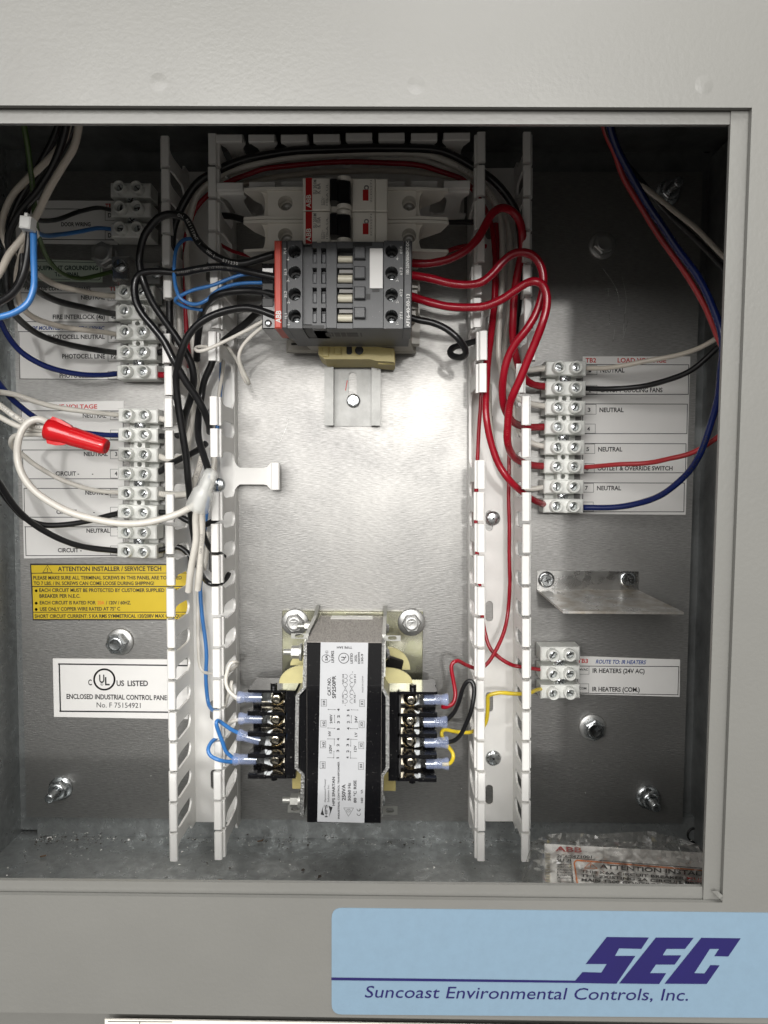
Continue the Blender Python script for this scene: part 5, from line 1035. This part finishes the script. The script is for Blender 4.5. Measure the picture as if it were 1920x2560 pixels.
for px, py in ((592, 262), (1122, 260)):
    c_ = KX(px, py, 5); b = B(); b.lathe((c_.x, c_.y, 1.8), [(5.2, 0), (5.0, .7), (4.0, 1.0)], 24, closed=False); b.cyl((c_.x, c_.y, 2.4), (c_.x, c_.y, 5.0), 3.9, 3.7, n=6, ph=.2, smooth=False)
    s_ = part('hex_screw', b, 'zinc', t)
    b = B()
    for a in (.4, .4 + math.pi / 2): b.T = Matrix.Translation((c_.x, c_.y, 0)) @ Matrix.Rotation(a, 4, 'Z'); b.box(-1.9, 1.9, -.35, .35, 4.9, 5.1 + a * .01)
    part('cross_slot', b, 'hole', s_)

# ------------------------------------------------------------------ stickers
def sticker(corners, z, label, m='paper', cat='label', name='printed_label'):
    c = P(sum(p[0] for p in corners) / 4, sum(p[1] for p in corners) / 4, 0); t = thing(name, (c.x, c.y, 0), label, cat); part('backing', sheet(corners, z), m, t); return t
Z0, Z1 = .35, .47
class Ink:
    def __init__(s): s.d = {}
    def __getitem__(s, k): return s.d.setdefault(k, B())
    def done(s, t, nm='lettering'):
        for k, b in s.d.items(): part(nm, b, k, t)
def T(ib, s, x0, x1, y, h, f=lambda x, y: (x, y), dy=0.0, z=None, bold=True, shear=0.0):
    txt(ib, s, f(x0, y), f(x1, y + dy), h, Z1 if z is None else z, bold, shear)
fA = lambda x, y: (x * .3858, 250 + y * .3858)
fB = lambda x, y: (x * .3617, 650 + y * .3617)
fC = lambda x, y: (x * .3617, 950 + y * .3617)
fD = lambda x, y: (x * .3617, 1380 + y * .3617)
fJ = lambda x, y: (1100 + x * .4219, 850 + y * .4219)
fK = lambda x, y: (1140 + x * .3858, 1350 + y * .3858)
t = sticker([(38, 501), (294, 502), (294, 612), (40, 608)], Z0, 'DOOR WIRING label in the shadowed top left of the plate'); k = Ink()
line(k['ink'], (50, 522), (290, 523), 1.6, Z1); line(k['ink'], (50, 598), (290, 600), 1.8, Z1); rect(k['ink'], 263, 523, 292, 551, .9, Z1); rect(k['ink'], 263, 577, 292, 599, .9, Z1)
T(k['redink'], 'TB', 682, 725, 702, 11, fA); T(k['ink'], 'DOOR WIRING', 397, 587, 818, 9.5, fA); T(k['ink'], 'D', 700, 722, 760, 10, fA); T(k['ink'], 'D', 700, 722, 890, 10, fA); k.done(t)
t = sticker([(78, 648), (256, 652), (256, 706), (80, 702)], Z0, 'green lettered EQUIPMENT GROUNDING TERMINAL label on the left', 'greenpaper'); k = Ink()
T(k['greenink'], 'EQUIPMENT GROUNDING', 215, 635, 1102, 10.5, fA); T(k['greenink'], 'TERMINAL', 355, 515, 1142, 9.5, fA); 
rp_ = roundpoly([(84, 653), (251, 657), (251, 700), (84, 697)], 7)
for p, q in zip(rp_, rp_[1:] + rp_[:1]): line(k['greenink'], p, q, 1.2, Z1)
k.done(t)
t = sticker([(40, 719), (300, 719), (301, 951), (50, 948)], Z0, 'FIRE INTERLOCK and PHOTOCELL label beside the five pole strip'); k = Ink()
for p, q in (((45, 732), (299, 733)), ((46, 804), (299, 806)), ((46, 829), (299, 830)), ((50, 947), (300, 949)), ((47, 830), (50, 947))): line(k['ink'], p, q, 1.6, Z1)
for y0_, y1_ in ((735, 752), (786, 804), (834, 856), (884, 903), (928, 947)): rect(k['ink'], 270, y0_, 300, y1_, .9, Z1)
T(k['ink'], 'FROM T500 CONTACTOR PANEL', 170, 630, 210, 8.5, fB, shear=.2); T(k['redink'], 'TB1', 755, 825, 212, 9, fB); T(k['ink'], 'NEUTRAL', 560, 725, 272, 9.5, fB); T(k['ink'], 'N', 770, 790, 272, 9.5, fB)
T(k['ink'], 'FIRE INTERLOCK (4a)', 365, 725, 408, 10.5, fB); T(k['ink'], '4a', 768, 802, 408, 9.5, fB); T(k['blueink'], 'ROOF MOUNTED PHOTOCELL 120VAC', 175, 718, 482, 8.5, fB, shear=.2)
T(k['ink'], 'PHOTOCELL NEUTRAL', 330, 725, 545, 10, fB); T(k['ink'], 'P1', 766, 800, 545, 9.5, fB); T(k['ink'], 'PHOTOCELL LINE', 430, 726, 680, 10.5, fB); T(k['ink'], 'P2', 768, 802, 680, 9.5, fB); T(k['ink'], 'PHOTOCELL LOAD', 412, 726, 813, 10, fB); k.done(t)
t = sticker([(51, 1006), (309, 1002), (311, 1392), (60, 1396)], Z0, 'LINE VOLTAGE label with seven circuits beside the long left strip'); k = Ink()
for (xa, y) in ((51, 1027), (54, 1100), (54, 1125), (56, 1197), (58, 1221), (60, 1293), (60, 1317), (64, 1389)): line(k['ink'], (xa + 2, y), (309, y), 1.7, Z1)
for (xa, ya, xb, yb2) in ((53, 1027, 55, 1100), (56, 1125, 58, 1197), (60, 1221, 61, 1293), (63, 1317, 65, 1389)): line(k['ink'], (xa, ya), (xb, yb2), 1.7, Z1); line(k['ink'], (308, ya), (308, yb2), 1.7, Z1)
for y0_, y1_ in ((1029, 1049), (1075, 1098), (1127, 1147), (1173, 1195), (1223, 1243), (1268, 1291), (1319, 1340), (1365, 1387)): rect(k['ink'], 276, y0_, 302, y1_, .9, Z1)
T(k['redink'], 'LINE VOLTAGE', 350, 672, 197, 10, fC)
for x0_, x1_, y, n_1 in ((572, 735, 260, '1'), (580, 745, 525, '3'), (590, 750, 792, '5'), (598, 760, 1055, '7')): T(k['ink'], 'NEUTRAL', x0_, x1_, y, 10, fC); T(k['ink'], n_1, x1_ + 50, x1_ + 66, y, 9.5, fC)
for x0_, x1_, y, n_1 in ((385, 645, 660, '4'), (390, 655, 925, '6')): T(k['ink'], 'CIRCUIT -', x0_, x0_ + 162, y, 10, fC); T(k['ink'], '-', x1_ - 10, x1_, y, 10, fC); T(k['ink'], n_1, x1_ + 148, x1_ + 166, y, 9.5, fC)
T(k['ink'], 'CIRCUIT -', 400, 565, 1190, 10, fC); T(k['ink'], 'CIRCUIT -', 380, 542, 395, 10, fC); T(k['ink'], '2', 790, 806, 395, 9.5, fC); k.done(t)
# yellow warning
t = sticker([(75, 1409), (472, 1410), (473, 1551), (82, 1551)], Z0, 'yellow ATTENTION INSTALLER warning label below the left strips', 'ink'); k = Ink()
poly(k['yellowlabel'], [(78, 1413), (469, 1413), (469.5, 1432), (79, 1432)], Z1); poly(k['yellowlabel'], [(79.5, 1434), (469.5, 1433.5), (470, 1465), (81, 1465)], Z1); poly(k['yellowlabel'], [(81.5, 1467.5), (470, 1467.5), (470, 1529.5), (83, 1529.5)], Z1); poly(k['yellowlabel'], [(83, 1531.5), (470, 1531.5), (470, 1547.5), (84, 1547.5)], Z1)
k.done(t, 'yellow_field'); k = Ink(); ZY = Z1 + .12
def TY(c, s, x0_, x1_, y, h, dy=0): T(k[c], s, x0_, x1_, y, h, fD, dy, ZY)
TY('ink', 'ATTENTION INSTALLER / SERVICE TECH', 400, 1115, 132, 11, -2); TY('ink', 'PLEASE MAKE SURE ALL TERMINAL SCREWS IN THIS PANEL ARE TORQUED', 230, 1256, 190, 8.6, -1); TY('ink', 'TO 7 LBS. / IN. SCREWS CAN COME LOOSE DURING SHIPPING!', 233, 1065, 228, 8.6)
TY('ink', 'EACH CIRCUIT MUST BE PROTECTED BY CUSTOMER SUPPLIED UL LISTED', 272, 1285, 276, 8.8); TY('ink', 'BREAKER PER N.E.C.', 273, 555, 316, 8.8); TY('ink', 'EACH CIRCUIT IS RATED FOR', 275, 662, 362, 8.6); TY('orangeink', '20A', 674, 722, 362, 8.6); TY('ink', '/ 120V / 60HZ.', 732, 905, 362, 8.6)
TY('ink', 'USE ONLY COPPER WIRE RATED AT 75° C', 276, 830, 406, 8.6, -2); TY('ink', 'SHORT CIRCUIT CURRENT: 5 KA RMS SYMMETRICAL 120/208V MAX OR EQUAL', 240, 1290, 455, 8.4, -2)
for y in (268, 354, 397): arc(k['ink'], fD(250, y), 1.6, 1.6, 0, 360, 3.2, ZY, 10)
for x_ in (328, 1186):
    for p, q in (((x_ - 32, 142), (x_ + 32, 142)), ((x_ + 32, 142), (x_, 92)), ((x_, 92), (x_ - 32, 142))): line(k['ink'], fD(*p), fD(*q), 1.0, ZY)
    T(k['ink'], '!', x_ - 3, x_ + 3, 136, 9, fD, z=ZY)
k.done(t)
# listing mark
t = sticker([(132, 1646), (468, 1649), (470, 1798), (135, 1792)], Z0, 'white UL listed industrial control panel label low on the left'); k = Ink()
for p, q in (((147, 1660), (468, 1664)), ((150, 1778), (468, 1781)), ((148, 1660), (151, 1778))): line(k['ink'], p, q, 3.6, Z1)
T(k['ink'], 'C', 610, 635, 920, 14, fD); arc(k['ink'], fD(721, 881), 25.5, 25.5, 0, 360, 4.4, Z1, 40); T(k['ink'], 'U', 686, 722, 903, 20, fD); T(k['ink'], 'L', 726, 758, 920, 20, fD); T(k['ink'], 'US', 806, 858, 925, 13.5, fD); T(k['ink'], 'LISTED', 882, 1023, 926, 13.5, fD)
arc(k['ink'], fD(704, 914), 3.0, 3.0, 0, 360, .8, Z1, 12); T(k['ink'], 'R', 700, 708, 918, 2.6, fD)
T(k['ink'], 'ENCLOSED INDUSTRIAL CONTROL PANEL', 460, 1172, 1014, 12, fD, 10); T(k['ink'], 'No. F 75154921', 668, 972, 1074, 13, fD, 4, bold=False); k.done(t)
# load label
t = sticker([(1457, 891), (1726, 891), (1714, 1287), (1449, 1285)], Z0, 'LOAD VOLTAGE label with seven circuits beside the right strip'); k = Ink()
for (ya, yb2, xr_) in ((147, 322, 1474), (380, 555, 1466), (615, 787, 1458), (848, 1018, 1448)):
    a_, b_ = fJ(xr_, ya), fJ(xr_ - 3, yb2)
    line(k['ink'], fJ(850, ya - 2), a_, 1.6, Z1); line(k['ink'], a_, b_, 1.6, Z1); line(k['ink'], fJ(842, yb2), b_, 1.6, Z1); line(k['ink'], fJ(848, ya), fJ(843, yb2), 1.6, Z1)
for (x0_, y0_, x1_, y1_) in ((862, 150, 930, 205), (862, 268, 930, 320), (855, 382, 925, 440), (850, 498, 920, 553), (848, 617, 917, 672), (846, 732, 914, 786), (844, 850, 910, 902), (840, 960, 908, 1016)): rect(k['ink'], *fJ(x0_, y0_), *fJ(x1_, y1_), .9, Z1)
T(k['redink'], 'TB2', 862, 925, 133, 10.5, fJ); T(k['redink'], 'LOAD VOLTAGE', 1052, 1340, 133, 10.5, fJ)
for x0_, y, n_1 in ((950, 192, '1'), (945, 427, '3'), (937, 660, '5'), (930, 890, '7')): T(k['ink'], 'NEUTRAL', x0_, x0_ + 143, y, 10.5, fJ); T(k['ink'], n_1, x0_ - 70, x0_ - 54, y - 2, 9.5, fJ)
T(k['ink'], 'CANOPY COOLING FANS', 948, 1318, 309, 10.5, fJ); T(k['ink'], '2', 880, 896, 309, 9, fJ); T(k['ink'], '4', 872, 888, 538, 9.5, fJ); T(k['ink'], 'OUTLET & OVERRIDE SWITCH', 933, 1378, 772, 10, fJ); T(k['ink'], '6', 866, 880, 772, 9, fJ); k.done(t)
t = sticker([(1440, 1640), (1700, 1649), (1699, 1742), (1440, 1735)], Z0, 'TB3 ROUTE TO: IR HEATERS label on the lower right'); k = Ink()
for p, q in (((788, 817), (1444, 820)), ((1444, 820), (1438, 1003)), ((1438, 1003), (790, 992)), ((786, 895), (786, 925))): line(k['ink'], fK(*p), fK(*q), 1.7, Z1)
rect(k['ink'], *fK(785, 818), *fK(862, 870), .8, Z1); rect(k['ink'], *fK(785, 932), *fK(860, 990), .8, Z1)
T(k['redink'], 'TB3', 786, 855, 795, 10, fK, 2); T(k['blueink'], 'ROUTE TO: IR HEATERS', 905, 1228, 800, 9.5, fK, 5, shear=.2); T(k['ink'], 'IR HEATERS (24V AC)', 885, 1222, 860, 11, fK, 4); T(k['ink'], 'IR HEATERS (COM.)', 882, 1190, 980, 11, fK, 4); T(k['ink'], '24VAC', 792, 856, 846, 5.5, fK); T(k['ink'], 'COM', 800, 845, 968, 5.5, fK); k.done(t)
# company sticker on the front
fS = lambda x, y: (800 + x * .6751, 2240 + y * .6751)
zs = 200.3
rp_ = roundpoly([(829, 2270), (2050, 2284), (2050, 2546), (829, 2536)], 26)
v = [P(*p, zs) for p in rp_]; b = B(); lo = [Vector((p.x, p.y, zs - .25)) for p in v]; n = len(v)
b.add(v + lo, [tuple(range(n))[::-1]] + [(i, (i + 1) % n, n + (i + 1) % n, n + i) for i in range(n)])
t = thing('company_sticker', P(1300, 2400, 200), 'large light blue company sticker with navy slanted logo on the front panel', 'sticker'); part('backing', b, 'bluelabel', t)
k = Ink(); nb = k['navyink']; ZS = zs + .15
poly(nb, [fS(*p) for p in ((42, 302), (965, 314), (948, 322), (42, 312))], ZS + .03)
for pts_ in ([(1062, 152), (1218, 154), (1190, 196), (1108, 194), (1092, 222), (1168, 222), (1098, 325), (938, 322), (972, 282), (1042, 284), (1062, 252), (984, 252)],
             [(1244, 154), (1384, 155), (1352, 196), (1284, 196), (1272, 214), (1270, 220), (1338, 220), (1314, 254), (1244, 254), (1222, 286), (1282, 286), (1256, 326), (1108, 324)],
             [(1412, 155), (1558, 157), (1512, 224), (1460, 223), (1478, 196), (1444, 196), (1386, 286), (1424, 287), (1446, 256), (1480, 257), (1432, 326), (1276, 325)]):
    vs_ = [P(*fS(*p), ZS) for p in pts_]
    me_ = bpy.data.meshes.new('x'); import bmesh as _bm
    bmm = _bm.new(); f_ = bmm.faces.new([bmm.verts.new(p) for p in vs_]); _bm.ops.triangulate(bmm, faces=[f_]); bmm.verts.index_update()
    nb.add([p.co.copy() for p in bmm.verts], [tuple(q.index for q in f.verts) for f in bmm.faces]); bmm.free(); bpy.data.meshes.remove(me_)
txt(nb, 'Suncoast Environmental Controls, Inc.', fS(165, 376), fS(1362, 388), 31, ZS, False, .2)
k.done(t)

# ------------------------------------------------------------------ boxed breaker in a plastic bag
def HX(x, y, z): return P(1260 + x * .3858, 2030 + y * .3858, z)
t = thing('boxed_breaker', HX(700, 500, 60), 'white boxed breaker with red brand print lying on the cabinet floor at the lower right', 'box')
BY = -157.0
def onface(x, y, lift=.3):
    """point of the carton's upper face (a level plane) seen at zoomed picture coordinates x, y"""
    p0 = Vector((0, 0, DIST)); d = HX(x, y, 0) - p0; s_ = (BY + lift) / d.y; return p0 + d * s_
topf = [onface(276, 548, 0), onface(1450, 552, 0), onface(1400, 270, 0), onface(262, 205, 0)]
lo = [Vector((p.x, YB + .2, p.z)) for p in topf]
b = B().add(topf + lo, [(0, 1, 2, 3), (0, 3, 7, 4), (3, 2, 6, 7), (1, 0, 4, 5), (2, 1, 5, 6)]); bx = part('carton', b, 'paper', t)
def ftxt(b, s, x0_, x1_, y, h, dy=0, lift=.5, bold=True):
    vs_, fs_, a0, a1 = _glyphs(s, bold)
    b.add([onface(x0_ + (q.x - a0) / (a1 - a0) * (x1_ - x0_), y + dy * (q.x - a0) / (a1 - a0) - q.y / CAP * h, lift) for q in vs_], fs_)
def fline(b, p, q, w_, lift=.5):
    d = Vector((q[0] - p[0], q[1] - p[1])).normalized(); n_ = Vector((-d.y, d.x)) * w_ / 2
    b.add([onface(p[0] - n_.x, p[1] - n_.y, lift), onface(q[0] - n_.x, q[1] - n_.y, lift), onface(q[0] + n_.x, q[1] + n_.y, lift), onface(p[0] + n_.x, p[1] + n_.y, lift)], [(3, 2, 1, 0)])
b = B()
for k_ in range(14):
    yy = 262 + k_ * 18; b.add([onface(268, yy, .1), onface(300, yy + 2, .1), onface(300, yy + 12, .7), onface(268, yy + 10, .7)], [(3, 2, 1, 0)])
part('corrugated_edge', b, 'cream', bx)
b = B(); ftxt(b, 'ABB', 332, 505, 252, 30, 10); part('lettering', b, 'redflag', bx)
b = B(); ftxt(b, '2CCS471001', 342, 570, 293, 18, 8, bold=True); ftxt(b, 'SU 201', 342, 460, 318, 17, 5)
for i, s in enumerate(('Sicherungsautomat', 'Circuit breaker', 'Disjoncteur', 'Disyuntor', 'Interruttore', 'Automatico')): ftxt(b, s, 346, 346 + 15 * len(s), 342 + i * 17.5, 10, 4)
ftxt(b, 'ABB STOTZ', 352, 470, 474, 10, 4); fline(b, (350, 460), (460, 464), 2); fline(b, (340, 322), (460, 328), 2.5); part('lettering', b, 'ink', bx)
cd = B(); cs = [(430, 296), (1400, 372), (1400, 540), (456, 536)]; cd.add([onface(x, y, 1.0) for x, y in cs] , [(3, 2, 1, 0)]); cd.add([onface(x, y, .4) for x, y in cs] + [onface(x, y, 1.0) for x, y in cs], [(0, 3, 7, 4), (0, 4, 5, 1)])
cardo = part('warning_card', cd, 'paper', bx, 'white card with an orange border and black warning text')
b = B()
for (p, q) in (((432, 298), (1400, 374)), ((432, 298), (458, 540))): fline(b, p, q, 4, 1.2)
part('card_outline', b, 'ink', bx)
b = B()
for (p, q) in (((470, 312), (1400, 388)), ((455, 330), (478, 480)), ((455, 328), (470, 312)), ((478, 480), (490, 490))): fline(b, p, q, 10, 1.2)
for (p, q) in (((520, 362), (605, 366)), ((605, 366), (558, 328)), ((558, 328), (520, 362))): fline(b, p, q, 3.5, 1.25)
ftxt(b, '!', 557, 564, 357, 18, 0, 1.3); part('card_border', b, 'orangeink', bx)
b = B(); ftxt(b, 'ATTENTION INSTALLERS', 620, 1420, 364, 27, 58, 1.3); ftxt(b, 'THIS K6A CIRCUIT BREAKER', 498, 1168, 392, 17, 46, 1.3); ftxt(b, 'THE EXISTING 2A CIRCUIT BREAKER', 498, 1400, 418, 17, 64, 1.3); ftxt(b, 'MAIN T500 CONTROL PANEL WITH', 502, 1330, 446, 17, 58, 1.3); ftxt(b, 'SEPARATE CANOPY WIRING', 596, 1240, 474, 17, 46, 1.3)
part('lettering', b, 'ink', bx)
b = B(); ftxt(b, 'MUST', 1184, 1330, 438, 17, 10, 1.3); fline(b, (1184, 446), (1330, 456), 3, 1.3); part('lettering', b, 'redink', bx)
# folded flap on the carton
b = B(); b.add([onface(x, y, l) for x, y, l in ((640, 235, .4), (660, 238, 2), (690, 300, 2), (650, 298, .4))], [(3, 2, 1, 0)]); part('box_flap', b, 'paper', bx)
# the bag: a crumpled sleeve draped over the box
rr = random.Random(11); NX_, NY_ = 44, 13; vs = []
top = [(95, 490), (140, 330), (180, 190), (235, 170), (260, 150), (370, 134), (545, 140), (560, 148), (760, 132), (970, 124), (1030, 145), (1130, 165), (1250, 210), (1340, 255), (1450, 270)]
def topy(x):
    for (xa, ya), (xb, yb2) in zip(top[:-1], top[1:]):
        if xa <= x <= xb: return ya + (yb2 - ya) * (x - xa) / max(1e-6, xb - xa)
    return top[-1][1]
for j in range(NY_ + 1):
    for i in range(NX_ + 1):
        x = 95 + (1450 - 95) * i / NX_; v_ = j / NY_; ty = topy(x); by = 512
        y = ty + (by - ty) * v_ + rr.uniform(-3, 3) * (0 < j < NY_)
        lift = 3.2 + 4.5 * (1 - v_) ** 2 + rr.uniform(-1.3, 1.3) + 1.3 * math.sin(i * .9 + j * .35) + 1.0 * math.sin(i * .37 - j * .8)
        if x < 262: lift -= (262 - x) * .10
        vs.append(onface(x, y, lift + 2.5 * (1 - v_) * (0.5 + 0.5 * math.sin(x * .02))))
fs = [(j * (NX_ + 1) + i, (j + 1) * (NX_ + 1) + i, (j + 1) * (NX_ + 1) + i + 1, j * (NX_ + 1) + i + 1) for j in range(NY_) for i in range(NX_)]
b = B().add(vs, fs, False)
single('plastic_bag', b, 'film', HX(700, 500, 100), 'crinkled clear plastic bag wrapped over the boxed breaker', 'plastic bag')

# ------------------------------------------------------------------ debris
def debris(name, m, n, seed, label, smin, smax, bias):
    rr = random.Random(seed); b = B()
    for i in range(n):
        x = XL + 14 + (XR - XL - 30) * rr.random() ** bias; z = rr.uniform(6, 175) if rr.random() < .85 else rr.uniform(0, 6); y = YB + .05
        if rr.random() < (.2 if m == 'chip_light' else .35): z = rr.uniform(-3, 8); y = YB + 1.5 + rr.random() * 1.2
        s_ = smin + (smax - smin) * rr.random() ** 3; pts_ = [Vector((rr.uniform(-1, 1), rr.uniform(0, .7), rr.uniform(-1, 1))) * s_ for _ in range(4)]
        b.add([p + Vector((x, y, z)) for p in pts_], [(0, 1, 2), (0, 3, 1), (1, 3, 2), (0, 2, 3)])
    single(name, b, m, (0, YB, 0), label, 'debris', kind='stuff')
debris('metal_grit', 'chip_light', 1500, 5, 'pale metal filings and grit scattered over the cabinet floor', .22, 1.0, 1.3)
debris('dark_crumbs', 'chip_dark', 420, 9, 'dark crumbs of dirt lying on the cabinet floor', .3, 1.7, 1.5)
rr = random.Random(33); b = B()
for i in range(260):
    x = (XL + 16 + abs(rr.gauss(0, 28))) if i < 120 else rr.choice((-70, -128, -60, 6, 90)) + rr.gauss(0, 9); z = -1 + abs(rr.gauss(0, 7)); s_ = rr.uniform(.25, 1.1)
    pts_ = [Vector((rr.uniform(-1, 1), rr.uniform(0, .8), rr.uniform(-1, 1))) * s_ for _ in range(4)]; b.add([p + Vector((x, YB + .3, z)) for p in pts_], [(0, 1, 2), (0, 3, 1), (1, 3, 2), (0, 2, 3)])
single('swept_dirt', b, 'chip_dark', (0, YB, 0), 'dark grit gathered along the back edge and left corner of the cabinet floor', 'debris', kind='stuff')
for i, (px, py, pz, lab) in enumerate(((652, 2104, 6, 'brown curled metal shaving on the floor edge right of the left duct'), (108, 2142, 60, 'small rusty crumb near the left end of the cabinet floor'), (548, 2202, 150, 'dark sliver of wire lying on the floor behind the lower rim'))):
    p0 = Vector((0, 0, DIST)); d = P(px, py, 0) - p0; q = p0 + d * ((YB + .6) / d.y); b = B()
    b.tube([q + Vector((-2 + .2 * i, 0, 0)), q + Vector((-.6, .8, .6)), q + Vector((.6, .5, -.5)), q + Vector((1.6, 1.6 - .5 * i, .2))], .38, 6); single('shaving', b, 'chip_rust', q, lab, 'debris')
b = B(); rr = random.Random(21)
for i in range(70):
    q = P(rr.uniform(300, 1500), rr.uniform(1500, 2040), .1) if i > 12 else P(rr.uniform(160, 380), rr.uniform(1551, 1560), .2); s_ = rr.uniform(.15, .5)
    b.add([q, q + Vector((s_, .1, 0)), q + Vector((s_ * .4, s_, 0)), q + Vector((s_ * .4, s_ * .3, s_))], [(0, 1, 3), (1, 2, 3), (2, 0, 3)])
single('plate_specks', b, 'chip_light', (0, 0, 0), 'tiny pale specks of dust stuck to the mounting plate', 'dust', kind='stuff')

# ------------------------------------------------------------------ printing along wires
def print_on(obj_label, text, frac, hmm=1.25, ink='whiteink', flip=False):
    src = PATHS.get(obj_label)
    if not src: return
    o, path, r = src; b = B(); acc = [0.0]
    for p, q in zip(path[:-1], path[1:]): acc.append(acc[-1] + (q - p).length)
    s0 = acc[-1] * frac
    for ch in text:
        if ch != ' ':
            vs_, fs_, a0, a1 = _glyphs(ch, False); w_ = (a1 - a0) * hmm / CAP; ok = True
            i = max(k for k in range(len(acc)) if acc[k] <= s0) if s0 < acc[-1] else None
            if i is None or i >= len(path) - 1: break
            t_ = (s0 - acc[i]) / max(1e-6, acc[i + 1] - acc[i]); c = path[i].lerp(path[i + 1], t_); tg = (path[i + 1] - path[i]).normalized()
            if flip: tg = -tg
            vw = (Vector((0, 0, DIST)) - c).normalized(); up = (vw - tg * vw.dot(tg)).normalized(); sd = up.cross(tg)
            b.add([c + up * (r + .12) + tg * ((v.x - a0) * hmm / CAP - w_ / 2) + sd * ((v.y / CAP - .5) * hmm) for v in vs_], fs_)
        s0 += hmm * .95 * (-1 if flip else 1)
    if b.v: part('printed_text', b, ink, o)
for lab, tx, fr, h, ink, fl in (
    ('top black cable', 'OIL RESISTANT 1   VW-1   E71230', .30, 1.5, 'whiteink', True), ('second black cable', 'E102389  MTW  AWG 12 600V  OIL', .30, 1.1, 'greyink', True),
    ('middle red cable', 'AWG 12  600V  THHN', .10, 1.2, 'w_pink', False), ('outermost red cable', 'AWG 12  TEW 600V  OIL RES  E102389  AWG 12  CSA', .14, 1.1, 'w_pink', False), ('outermost red cable', '102389  600V  CSA  TEW  105C', .66, 1.2, 'w_pink', False),
    ('cream wire running under', 'WIRE & CABLE  AWG 12  600V', .62, 1.2, 'greyink', False), ('second cream wire low', 'CABLE CO.  105C  TEW  AWG', .60, 1.1, 'greyink', False), ('cream wire with black print', 'WIRE & CABLE CO', .25, 1.6, 'greyink', False),
    ('printed cream wire in', '105C  WET', .05, 1.5, 'greyink', False), ('printed cream stub', '105C', .2, 1.3, 'greyink', False), ('navy blue wire making', '600V VW-1 THHN AWG 14', .66, 1.3, 'ink', False), ('green grounding', 'E71230 600V THHN AWG 14', .18, 1.2, 'ink', False),
    ('right printed cream wire', 'E71230 AWG', .3, 1.2, 'greyink', False)):
    k_ = next((k for k in PATHS if k.startswith(lab)), None)
    if k_: print_on(k_, tx, fr, h, ink, fl)
